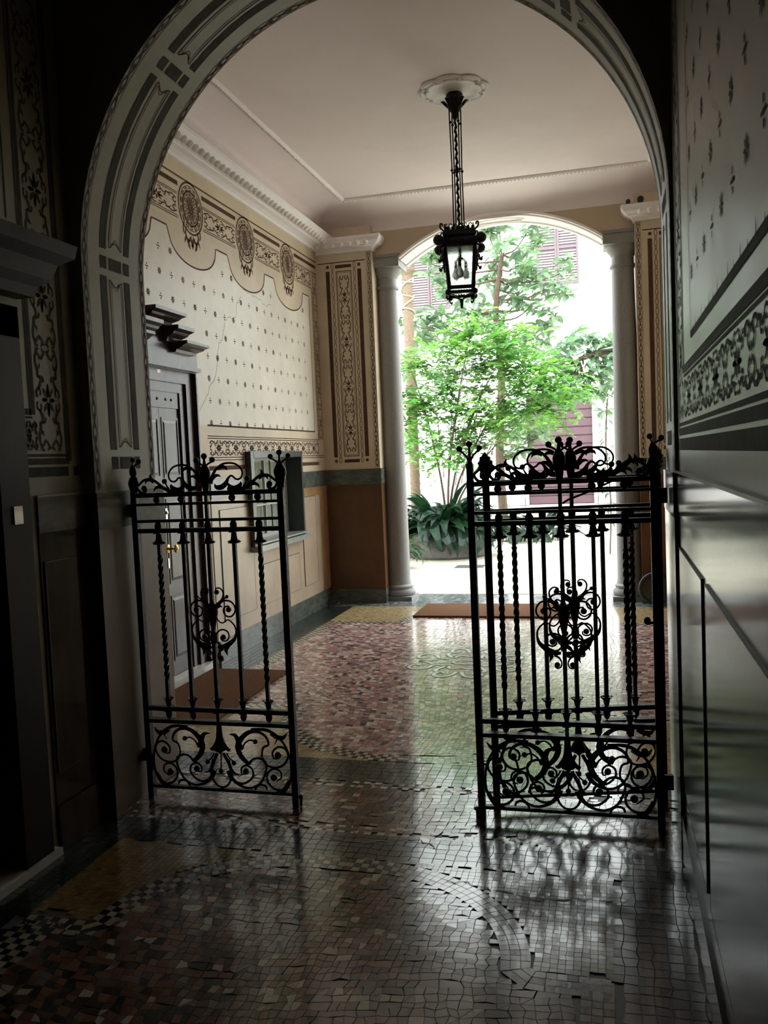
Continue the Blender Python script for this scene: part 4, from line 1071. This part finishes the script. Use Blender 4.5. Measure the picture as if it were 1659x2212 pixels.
def leaf(y0, y1):
    L = MB().box((HL-.12, y0, .055), (F3, y1, 1.983)).build('door_leaf', WOOD, d1)
    w_ = .034
    for z0, z1 in ((1.50, 1.90), (.735, 1.315), (.175, .615)):
        fr = MB(); X0, X1 = F3, F3+.005
        for a in ((y0+w_-.012, z0-.018, y1-w_+.012, z0), (y0+w_-.012, z1, y1-w_+.012, z1+.018), (y0+w_-.012, z0, y0+w_, z1), (y1-w_, z0, y1-w_+.012, z1)):
            fr.box((X0, a[0], a[1]), (X1, a[2], a[3]))
        fr.build('panel_moulding', WOOD, L)
        pm = MB(); a0, a1, b0, b1 = y0+w_+.004, y1-w_-.004, z0+.004, z1-.004; e = .02
        vs = [(X0,a0,b0),(X0,a1,b0),(X0,a1,b1),(X0,a0,b1),(X0+.006,a0+e,b0+e),(X0+.006,a1-e,b0+e),(X0+.006,a1-e,b1-e),(X0+.006,a0+e,b1-e)]
        pm.add(vs, [(0,1,2,3),(4,5,6,7),(0,4,5,1),(1,5,6,2),(2,6,7,3),(3,7,4,0)]); pm.build('door_panel', WOOD, L)
    return L
leaf(DY0+.191, 5.465); LR = leaf(5.469, 5.750)
RY = Matrix.Rotation(PI/2, 4, 'Y')
kb = MB().lathe([(.030,0),(.030,.005),(.012,.009),(.008,.012),(.008,.045),(.020,.052),(.029,.062),(.028,.072),(.016,.08),(.002,.082)], 18, m=Matrix.Translation((F3, 5.488, .975)) @ RY).build('door_knob', BRASS, LR, True, label='round polished brass knob')
MB().box((F3, 5.474, 1.19), (F3+.006, 5.498, 1.265)).lathe([(.014,0),(.014,.010),(.004,.013)], 12, m=Matrix.Translation((F3+.005, 5.486, 1.235)) @ RY).build('lock_plate', CHROME, LR, label='chromed lock plate')
MB().box((F3, 5.476, .835), (F3+.004, 5.497, .905)).build('keyhole_plate', CHROME, LR)
MB().box((HL-.15, DY0, 0), (HL+.035, DY1, .05)).build('threshold', MARBLE, d1)
MB().box((HL-.4, DY0, 0), (HL-.35, DY1, DZT)).build('door_back', WOOD, d1)

# vestibule door at the far left (almost black)
d2 = bpy.data.objects.new('door_2', None); C.objects.link(d2); struct(d2)
MB().box((XL-.2, 2.72, 0), (XL+.035, 2.885, 2.2)).box((XL-.2, 1.60, 0), (XL+.035, 1.72, 2.2)).box((XL-.2, 1.6, 2.08), (XL+.035, 2.885, 2.2)).build('door_frame', WOODN, d2)
lf = MB().box((XL-.16, 1.72, .03), (XL-.11, 2.72, 2.08)).build('door_leaf', WOODN, d2)
for z0, z1 in ((1.3, 1.95), (.25, 1.05)): MB().box((XL-.11, 1.82, z0), (XL-.10, 2.62, z1)).build('door_panel', WOODN, lf)
MB().box((XL+.035, 2.78, 1.36), (XL+.04, 2.83, 1.43)).build('bell_plate', CHROME, d2, label='small grey bell plate on the frame')
pf = [(0,2.24),(.05,2.25),(.06,2.29),(.10,2.32),(.12,2.38),(.17,2.41),(.18,2.46),(0,2.47)]
vs = []
for a, z in pf: vs += [(XL, 1.5-a, z), (XL+a, 1.5-a, z), (XL+a, 2.93+a*.9, z), (XL, 2.93+a*.9, z)]
mb = MB(); n = len(pf); mb.add(vs, [(4*k+i, 4*k+(i+1)%4, 4*k+4+(i+1)%4, 4*k+4+i) for k in range(n-1) for i in range(4)]+[(3,2,1,0), tuple(range(4*n-4, 4*n))]); mb.build('cornice', WOODN, d2)
MB().box((XL-.3, 1.55, 0), (XL+.05, 2.92, .03)).build('threshold', MARBLE, d2)

# porter's window in the left wall
w1 = bpy.data.objects.new('window_1', None); C.objects.link(w1); struct(w1)
fy0, fy1, fz0, fz1 = 6.76, 8.03, .80, 1.665
MB().box((HL, fy0, fz0+.04), (HL+.055, WY0+.01, fz1)).box((HL, WY1-.01, fz0+.04), (HL+.055, fy1-.015, fz1)).box((HL, WY0, WZ1-.01), (HL+.055, WY1, fz1)).build('window_frame', WOODG, w1)
MB().box((HL-.2, WY0, WZ0-.01), (HL+.10, WY1, WZ0+.005)).box((HL, fy0, fz0-.005), (HL+.085, fy1+.04, fz0+.045)).build('window_sill', mat('grey_stone_sill', (.30,.32,.30), .25, var=.2, vscale=9), w1)
MB().box((HL-.16, WY1-.012, WZ0), (HL, WY1, WZ1)).box((HL-.16, WY0, WZ0), (HL, WY0+.012, WZ1)).box((HL-.16, WY0, WZ1-.012), (HL, WY1, WZ1)).build('reveal_lining', WOODG, w1)
mb = MB(); xf = HL-.11
for a in ((WY0+.012, WZ0+.005, WY0+.035, WZ1-.012), (WY1-.035, WZ0+.005, WY1-.012, WZ1-.012), (WY0+.035, WZ0+.005, WY1-.035, WZ0+.035), (WY0+.035, WZ1-.035, WY1-.035, WZ1-.012), (WY0+.035, 1.170, WY1-.035, 1.185), (7.425, WZ0+.035, 7.445, WZ1-.035)):
    mb.box((xf-.03, a[0], a[1]), (xf, a[2], a[3]))
mb.build('sash', mat('pale_sash_paint', (.5,.52,.48), .4), w1)
CGLASS = mat('window_glass', (.9,.95,.93), .02, trans=1.0)
for y0, y1 in ((WY0+.05, 7.42), (7.45, WY1-.05)):
    for z0, z1 in ((WZ0+.05, 1.165), (1.195, WZ1-.05)): MB().box((xf-.017, y0, z0), (xf-.013, y1, z1)).build('pane', CGLASS, w1)
y = WY0+.03; k = 0
while y < WY1-.03:
    MB().box((xf-.055+.008*(k % 2), y, WZ0+.01), (xf-.05+.008*(k % 2), y+.076, WZ1-.02)).build('blind_slat', CURTAIN, w1); y += .092; k += 1
MB().box((HL-.398, WY0-.05, WZ0-.05), (HL-.38, WY1+.05, WZ1+.05)).build('window_back', WOODG, w1)

# ================================================================ mats, wheel, fittings
tag(MB().box((-2.965, 4.62, .0025), (-2.36, 5.83, .022)).build('doormat', COIR), 'brown coir doormat in front of the dark wooden door on the left', 'doormat')
tag(MB().box((-1.91, 8.01, .0025), (-.37, 8.69, .020)).build('doormat', COIR), 'long reddish brown coir mat at the garden opening', 'doormat')
wt = thing('trolley_wheel', 'dark round wheel standing on the floor against the right painted pilaster', 'wheel', (.385, 8.72, 0), 0)
RX = Matrix.Translation((0, 0, .168)) @ Matrix.Rotation(PI/2, 4, 'X')
mb = MB(); mb.tube([(.145*math.cos(2*PI*i/40), 0, .168+.145*math.sin(2*PI*i/40)) for i in range(40)], .020, 10, closed=True); mb.build('tyre', RUBBER, wt, True)
MB().lathe([(.13,-.012),(.13,.006),(.11,.012),(.06,.004),(.03,.006),(.03,-.012)], 32, m=RX).build('disc', DISC, wt, True)
MB().lathe([(.022,-.02),(.022,.03),(.010,.036)], 14, m=RX).build('hub', IRON, wt, True)
MB().tube([(0,.02,.168),(0,.09,.168)], .012, 8).build('axle', IRON, wt)
for i, (x, r) in enumerate(((.215, .024), (.33, .033))):
    q = MB().lathe([(r*.7,0),(r*.75,r*.3),(r,r*.9),(r*.8,r*1.6),(r*.3,r*1.95)], 14).build('round_fitting', RUBBER, None, True)
    q.location = (x, 8.80, 3.917)
    tag(q, ('smaller' if i == 0 else 'larger')+' dark round fitting on top of the right pilaster cornice', 'fitting')
# ================================================================ garden court
struct(MB().box((-16, 9.38, -.25), (16, 34, -.02)).build('floor', PAVE))
# paving slabs near the opening (separate stones), farther on the surface material takes over
cs = bpy.data.objects.new('court_paving', None); C.objects.link(cs); struct(cs)
sl = MB().box((-.5,-.5,-.02), (.5,.5,0)).mesh('slab', PAVE)
y = 9.40; r3 = random.Random(5)
while y < 18:
    d = .42+.02*(y-9); x = -4.6+r3.uniform(-.3, 0)
    while x < 2.2:
        wd = r3.uniform(.5, .85); o = link('paving_slab', sl, cs, loc=(x+wd/2, y+d/2, r3.uniform(-.002, .002))); o.scale = (wd-.012, d-.012, 1); x += wd
    y += d
dc = MB().box((-.2,-.13,0), (.2,.13,.006))
dcm = mat('cast_iron_drain', (.10,.10,.09), .6, .5)
t = thing('drain_cover', 'dark rectangular drain cover set in the pale court paving', 'drain cover', (-1.95, 11.75, .003), 0); dc.build('plate', dcm, t)
mb = MB()
for i in range(6): mb.box((-.17+.06*i,-.10,.006), (-.14+.06*i,.10,.010))
mb.build('rib', dcm, t)

# house across the court
hs = thing('house', 'overexposed white house across the court with mauve shutters and string course', 'building', (0, 25.6, 0))
def hbox(mb, x0, y0, z0, x1, y1, z1): mb.box((x0, y0, z0), (x1, y1, z1))
mb = MB(); GX0, GX1, GZT = -2.41, -.52, 3.25
mb.box((-16, 0, 0), (GX0, .5, 5)); mb.box((GX0, 0, GZT), (GX1, .5, 5)); mb.box((GX1, 0, 0), (16, .5, 5))
wins = [(-5.75, -4.55, 5.95, 8.2), (-1.98, -.78, 6.35, 8.5), (-9.5, -8.3, 6.15, 8.4), (2.2, 3.4, 6.35, 8.5)]
mb.box((-16, 0, 5), (16, .5, 14)); mb.build('wall', HOUSE, hs)
MB().box((-16,-.30,5.02), (16,0,5.20)).build('string_course', HOUSE, hs)
MB().box((-16,-.06,4.72), (16,0,4.80)).build('string_course', HOUSE, hs)
MB().box((-16,-.05,0), (GX0-.1,0,.75)).box((GX1+.1,-.05,0), (16,0,.75)).build('plinth', HOUSE, hs)
MB().box((GX0-.12,-.05,0), (GX0,0,GZT+.12)).box((GX1,-.05,0), (GX1+.12,0,GZT+.12)).box((GX0,-.05,GZT), (GX1,0,GZT+.12)).build('door_surround', HOUSE, hs)
gd = MB().box((GX0, .12, 0), (GX1, .18, GZT)).build('garage_door', ROLLER, hs, label='wine red boarded door')
k = 0; z = .02
while z < GZT-.05:
    for xa, xb in ((GX0+.01, -1.28), (-1.27, GX1-.01)):
        m1 = MB(); m1.add([(xa,.12,z),(xb,.12,z),(xb,.12,z+.235),(xa,.12,z+.235),(xa,.08,z+.01),(xb,.08,z+.01),(xb,.10,z+.225),(xa,.10,z+.225)],
            [(3,2,1,0),(4,5,6,7),(0,1,5,4),(1,2,6,5),(2,3,7,6),(3,0,4,7)]); m1.build('door_board', ROLLER, gd)
    z += .25
slm = MB().box((-.26,-.02,-.012), (.26,.02,.012)).mesh('slat', SLAT)
for x0, x1, z0, z1 in wins:
    wf = MB().box((x0-.08,-.06,z0-.10), (x1+.08,0,z0)).box((x0-.08,-.03,z0), (x0,0,z1+.08)).box((x1,-.03,z0), (x1+.08,0,z1+.08)).box((x0,-.03,z1), (x1,0,z1+.08)).build('window_surround', HOUSE, hs)
    xm = (x0+x1)/2
    for a, b in ((x0, xm-.01), (xm+.01, x1)):
        sh = MB().box((a,-.09,z0+.02), (a+.055,-.03,z1)).box((b-.055,-.09,z0+.02), (b,-.03,z1)).box((a+.055,-.09,z0+.02), (b-.055,-.03,z0+.10)).box((a+.055,-.09,z1-.08), (b-.055,-.03,z1)).box((a+.055,-.09,(z0+z1)/2-.04), (b-.055,-.03,(z0+z1)/2+.04)).box((a+.05,-.035,z0+.05), (b-.05,-.03,z1-.02)).build('shutter', SHUT, hs, label='louvred mauve brown shutter')
        if x0 < -8 or x0 > 1: continue
        z = z0+.13
        while z < z1-.10:
            if abs(z-(z0+z1)/2) > .06:
                link('slat', slm, sh, loc=((a+b)/2, -.065, z), rot=(.7, 0, 0)).scale = ((b-a-.11)/.52, 1, 1)
            z += .075
tag(MB().box((-8, 19.0, 0), (-2.9, 19.3, .98)).box((-8, 18.95, .98), (-2.85, 19.35, 1.06)).build('low_wall', HOUSE), 'low pale garden wall behind the leafy shrub', 'wall')
# side houses closing the court (outside the view)
struct(MB().box((-16.5, 9.4, 0), (-16, 34, 10)).box((16, 9.4, 0), (16.5, 34, 10)).build('court_side_wall', HOUSE))

# ---------------------------------------------------------------- plants
MAG1 = [(-2.18, 16.55, 5.79), (-1.95, 16.54, 5.85), (-1.74, 15.47, 5.32), (-1.51, 15.5, 4.98), (-1.41, 16.4, 5.67), (-1.32, 16.28, 5.3), (-1.67, 16.2, 4.81), (-1.42, 15.77, 4.78), (-1.33, 16.13, 4.63), (-1.93, 16.13, 4.48), (-1.59, 16.1, 4.36), (-1.21, 15.59, 4.24), (-1.07, 15.92, 4.36), (-0.9, 15.87, 4.57), (-0.79, 16.27, 4.82), (-2.14, 16.59, 5.19), (-2.06, 16.54, 4.91), (-3.21, 16.05, 5.18), (-3.06, 15.93, 4.89), (-3.22, 15.72, 5.33), (-3.56, 15.44, 4.0), (-3.39, 15.43, 3.78), (-3.32, 15.96, 4.06), (-3.12, 15.78, 3.76), (-2.95, 15.86, 4.01), (-2.89, 16.47, 3.78), (-2.62, 16.03, 4.1), (-2.75, 16.07, 4.41), (-2.47, 15.68, 4.28), (-1.87, 15.43, 3.78), (-1.67, 15.79, 3.52), (-1.4, 15.56, 3.48), (-1.26, 16.01, 3.75), (-1.14, 16.6, 3.84), (-2.22, 16.21, 4.09), (-1.79, 15.62, 1.97), (-1.61, 16.47, 2.11), (-1.44, 16.36, 1.75), (-1.17, 16.28, 1.91), (-1.72, 16.49, 1.63), (-1.94, 16.32, 2.26), (-1.3, 16.35, 2.18), (-3.78, 15.82, 3.04), (-3.67, 16.58, 3.36), (-3.3, 16.55, 3.24)]
MAG2 = [(-0.86, 14.66, 3.14), (-0.74, 15.25, 3.35), (-0.59, 15.21, 3.02), (-0.42, 14.96, 3.14), (-0.19, 15.03, 3.21), (-0.05, 14.99, 3.0), (0.06, 15.43, 2.67), (-0.43, 15.0, 2.75), (-0.6, 15.33, 2.71), (-0.13, 14.85, 2.76), (-0.81, 15.38, 2.56), (-1.0, 15.4, 2.98), (-0.3, 14.96, 3.32), (0.18, 15.07, 3.18), (0.22, 15.42, 2.9), (-0.29, 15.22, 2.6)]
BUSH = [(-3.04, 13.08, 3.06), (-2.84, 12.77, 2.52), (-2.96, 12.89, 2.04), (-2.73, 13.34, 2.92), (-2.38, 12.7, 3.11), (-2.31, 13.59, 3.42), (-1.97, 12.82, 3.44), (-2.18, 13.59, 3.05), (-2.43, 12.87, 2.51), (-2.68, 13.65, 1.97), (-3.01, 13.35, 1.62), (-2.2, 13.11, 2.15), (-1.91, 13.12, 2.49), (-1.84, 13.28, 3.06), (-1.68, 13.21, 3.26), (-1.58, 12.87, 2.8), (-1.44, 12.75, 2.3), (-1.26, 13.11, 2.66), (-1.16, 13.62, 2.91), (-1.01, 13.25, 2.44), (-0.83, 12.59, 2.19), (-1.29, 13.48, 2.98), (-1.81, 13.37, 2.0), (-2.23, 13.59, 1.73), (-2.37, 12.73, 1.59), (-1.97, 13.39, 1.79), (-2.62, 12.57, 1.67), (-0.8, 13.28, 2.57), (-0.61, 12.83, 2.39), (-1.11, 12.77, 2.22), (-1.58, 13.55, 3.15), (-1.33, 12.63, 3.29), (-3.08, 13.13, 2.42), (-2.36, 13.53, 2.76), (-0.9, 12.79, 2.68), (-1.79, 12.75, 2.19), (-1.25, 13.56, 2.12), (-2.72, 13.01, 2.32)]

def leaf_mesh(name, L, W, bend, cols, m=LEAF, n=5, fold=.15):
    mb = MB(); vs = []
    for i in range(n+1):
        t = i/n; wd = W*math.sin(PI*min(1, t*.97+.03))**.8*(1-.15*t); z = L*(t-.0) ; y = bend*t*t*L
        x = L*t*math.cos(bend*t); h = -L*t*math.sin(bend*t*.9)*.6
        vs += [(x, -wd/2, h+wd*fold), (x, 0, h), (x, wd/2, h+wd*fold)]
    for i in range(n):
        for k in (0, 1): mb.add([vs[i*3+k], vs[i*3+k+1], vs[i*3+4+k], vs[i*3+3+k]], [(0,1,2,3)], cols[(i+k) % len(cols)])
    return mb
def orient(d, up=(0,0,1), roll=0.):
    d = Vector(d).normalized(); q = d.to_track_quat('X', 'Z'); return q @ Matrix.Rotation(roll, 3, 'X').to_quaternion()
def add_leaf(mb, src, loc, q, s):
    M_ = Matrix.LocRotScale(Vector(loc), q, Vector((s, s, s))); n = len(mb.v)
    mb.v += [tuple(M_ @ Vector(p)) for p in src.v]; mb.f += [tuple(i+n for i in f) for f in src.f]; mb.c += src.c
# stone planter with aspidistra
pt = thing('planter', 'wide round weathered stone planter in the court', 'planter', (-2.52, 13.1, 0))
MB().lathe([(.60,0),(.64,.04),(.66,.28),(.70,.30),(.70,.37),(.62,.37),(.61,.30),(.60,.28)], 40).build('bowl', POT, pt, True)
MB().lathe([(.60,.27),(.60,.31),(.3,.34),(.01,.35)], 24).build('soil', SOIL, pt, True)
asp = thing('aspidistra', 'dark green broad leaved clump spilling over the stone planter', 'plant', (-2.52, 13.1, .33))
AV = [leaf_mesh('leaf', L_, .13, b_, c_, n=6) for L_, b_, c_ in ((.78,1.0,[(.008,.028,.014),(.012,.040,.018)]), (.66,1.3,[(.016,.045,.024),(.022,.058,.03)]), (.85,.7,[(.010,.050,.012),(.008,.030,.012)]), (.6,1.6,[(.045,.075,.052),(.032,.058,.040)]))]
AM = [a.mesh('leaf', LEAF, True, False) for a in AV]
r4 = random.Random(21)
def clump(par, n, R0, base, AMs, smin, smax, e0=.2, e1=1.35):
    for i in range(n):
        a = r4.uniform(0, 2*PI); el = r4.uniform(e0, e1); r = R0*math.sqrt(r4.random())
        if el > .9: r *= .6
        d = (math.cos(a)*math.cos(el), math.sin(a)*math.cos(el), math.sin(el)); s = r4.uniform(smin, smax)
        o = link('leaf', r4.choice(AMs), par, loc=(base[0]+r*math.cos(a), base[1]+r*math.sin(a), base[2]+r4.uniform(0, .12)))
        o.rotation_mode = 'QUATERNION'; o.rotation_quaternion = orient(d, roll=r4.uniform(-.6, .6)); o.scale = (s, s, s)
clump(asp, 290, .56, (0, 0, .03), AM, .95, 1.35, .05, 1.45)
asp2 = thing('aspidistra', 'small strap leaved plant showing beside the foot of the left column', 'plant', (-2.95, 11.6, 0))
AM2 = [leaf_mesh('leaf', .6, .07, 1.0, [(.015,.05,.012),(.025,.075,.018)], n=6).mesh('leaf', LEAF, True, False)]
MB().lathe([(.16,0),(.19,.20),(.2,.22),(.17,.22),(.16,.18),(.01,.18)], 18).build('pot', POT, asp2, True)
clump(asp2, 46, .1, (0, 0, .2), AM2, .7, 1.0, .1, 1.2)
asp3 = thing('aspidistra', 'leafy clump on the ground right of the planter, half hidden by the folded gates', 'plant', (-1.35, 15.4, 0))
clump(asp3, 70, .4, (0, 0, .05), AM, .8, 1.2)
# bright green shrub growing out of the planter
sh = thing('shrub', 'bright yellow green fine leaved shrub with many stems growing from the stone planter', 'shrub', (-2.5, 13.1, .34))
O = Vector((-2.5, 13.1, .34)); st = MB()
for i, tgt in enumerate(BUSH):
    T_ = Vector(tgt)-O; k = Vector((T_.x*.16+r4.uniform(-.03,.03), T_.y*.16, T_.z*.33)); m1 = Vector((T_.x*.55, T_.y*.5, T_.z*.72))
    if i % 6 == 0: st.tube(smooth([tuple(k*.0), tuple(k), tuple(m1), tuple(T_)], 4), [.022-.0014*j for j in range(13)], 6)
    elif i % 2: st.tube(smooth([tuple(m1*.75), tuple(m1), tuple(T_)], 4), [.008-.0006*j for j in range(9)], 5)
st.build('stem', BARK, sh, True)
GC = [(.18,.42,.06),(.25,.50,.09),(.12,.31,.06),(.32,.55,.16),(.08,.21,.04),(.21,.46,.12)]
fo = MB()
for tgt in BUSH:
    T_ = Vector(tgt)-O
    for b in range(26):
        d = Vector((r4.gauss(0,.17), r4.gauss(0,.22), r4.gauss(0,.13))); cb_ = T_+d
        ax = Vector((r4.gauss(0,1), r4.gauss(0,1), r4.gauss(-.1,.35))).normalized(); cl = r4.choice(GC)
        side = ax.cross(Vector((0,0,1))).normalized()
        for j in range(26):
            t = j/26*.30; sd = 1 if j % 2 else -1; p = cb_+ax*t+side*sd*.012+Vector((0,0,-t*t*.8))
            ld = (ax*.5+side*sd+Vector((0,0,r4.gauss(0,.25)))).normalized(); L_ = r4.uniform(.06,.10); wv = ld.cross(Vector((0,0,1))+Vector((r4.gauss(0,.3),0,0))).normalized()*L_*.34
            c_ = tuple(x*r4.uniform(.8,1.2) for x in cl)
            fo.add([tuple(p), tuple(p+ld*L_*.5+wv), tuple(p+ld*L_), tuple(p+ld*L_*.5-wv)], [(0,1,2,3)], c_)
fo.build('foliage', LEAF, sh, kind='stuff', fixn=False)
# large leaved trees
def big_tree(lab, base, trunk, clusters, group, nobj, cols):
    t = thing('magnolia_tree', lab, 'tree', base); B = Vector(base)
    tr = MB(); tr.tube(smooth([tuple(Vector(p)-B) for p in trunk], 4), [.095-.055*j/((len(trunk)-1)*4) for j in range((len(trunk)-1)*4+1)], 8); tr.build('trunk', BARK, t, True)
    br = MB(); TP = [Vector(p) for p in smooth(trunk, 6)]
    V_ = [leaf_mesh('leaf', .28, .115, b_, c_, n=3) for b_, c_ in ((.5, cols[:2]), (.9, cols[1:3]), (.2, cols[2:4]))]
    VM = [v.mesh('leaf', LEAF, True, False) for v in V_]; cnt = 0; rest = MB()
    for c in clusters:
        c = Vector(c); n_ = min(TP, key=lambda p: (p-c).length+.6*max(0, p.z-c.z+.1)); mid = (n_+c)/2+Vector((0,0,-.12))
        br.tube(smooth([tuple(n_-B), tuple(mid-B), tuple(c-B)], 4), [.022-.0018*j for j in range(9)], 5)
        for q_ in range(5):
            cc = c+Vector((r4.gauss(0,.15), r4.gauss(0,.2), r4.gauss(0,.13)))
            for k in range(7):
                a = 2*PI*k/7+r4.uniform(-.3,.3); el = r4.uniform(-.5,.7); d = (math.cos(a)*math.cos(el), math.sin(a)*math.cos(el), math.sin(el)); s = r4.uniform(.75,1.25); v = r4.randrange(3)
                q = orient(d, roll=r4.uniform(-.5,.5))
                if cnt < nobj:
                    o = link('leaf', VM[v], t, loc=tuple(cc-B)); o.rotation_mode = 'QUATERNION'; o.rotation_quaternion = q; o.scale = (s, s, s); cnt += 1
                else: add_leaf(rest, V_[v], cc-B, q, s)
    br.build('branch', BARK, t, True); rest.build('foliage', LEAF, t, kind='stuff', fixn=False)
    return t
big_tree('tall large leaved tree behind the bright shrub, its crown in front of the shutters', (-2.0, 16.3, 0), [(-2.0,16.3,0),(-2.05,16.2,1.5),(-1.95,16.1,3.0),(-2.0,16.0,4.2),(-1.85,16.0,5.2)], MAG1, 'trees', 290,
         [(.12,.20,.105),(.16,.25,.135),(.22,.32,.18),(.14,.28,.09)])
big_tree('large leaved tree branching in from the right behind the right column', (1.6, 15.4, 0), [(1.6,15.4,0),(1.5,15.3,1.6),(1.2,15.1,2.5),(.7,15,3.0),(.1,15,3.2),(-.5,15,3.1)], MAG2, 'trees', 290,
         [(.12,.21,.12),(.15,.26,.145),(.22,.33,.19),(.15,.29,.10)])
# slim palm trunk tied with rope
pm = thing('palm_trunk', 'slim pale brown palm trunk rising beside the left column', 'tree', (-3.25, 14.2, 0))
n = 70; vs = []; pf = []
for i in range(n+1): z = 5.2*i/n; pf.append((.085+.008*(i % 2)+(.05 if i > 62 else 0), z))
MB().lathe(pf, 12).build('trunk', mat('palm_bark', (.17,.12,.075), .9, var=.4, vscale=25, bump=.5, bscale=40, stretch=(1,1,3)), pm, True)
MB().tube([(.11*math.cos(i*.9), .11*math.sin(i*.9), 3.9+.02*i+.1*math.sin(i*.5)) for i in range(36)], .012, 5).build('rope', mat('jute_rope', (.45,.33,.2), .9), pm, True)
fr = MB(); fl_ = leaf_mesh('frond', .5, .035, .6, [(.04,.08,.03),(.06,.11,.04)], n=3)
for k in range(16):
    a = 2*PI*k/16; 
    for j in range(14):
        t = .25+j*.07; p = Vector((math.cos(a)*t, math.sin(a)*t, 5.25+.5*t-.45*t*t))
        for s in (1, -1): add_leaf(fr, fl_, p, orient((math.cos(a+s*.9), math.sin(a+s*.9), -.3)), 1.-.03*j)
fr.build('fronds', LEAF, pm, kind='stuff', fixn=False)
# small plants by the right column
for (x, y, z, n_, lab) in ((-.06, 13.0, 1.3, 26, 'thin light leaved sapling left of the right column'), ):
    t = thing('sapling', lab, 'plant', (x, y, 0)); MB().tube(smooth([(0,0,0),(.03,0,.8),(-.02,.02,1.6),(.02,0,2.3)], 4), [.012]*13, 6).build('stem', BARK, t, True)
    m1 = leaf_mesh('leaf', .2, .05, .7, [(.06,.12,.045),(.08,.15,.06)], n=3).mesh('leaf', LEAF, True, False)
    for i in range(n_*2):
        a = r4.uniform(0, 2*PI); el = r4.uniform(-.3,.6); zz = .5+1.8*i/(n_*2)
        o = link('leaf', m1, t, loc=(.0, 0, zz)); o.rotation_mode = 'QUATERNION'; o.rotation_quaternion = orient((math.cos(a)*math.cos(el), math.sin(a)*math.cos(el), math.sin(el)))
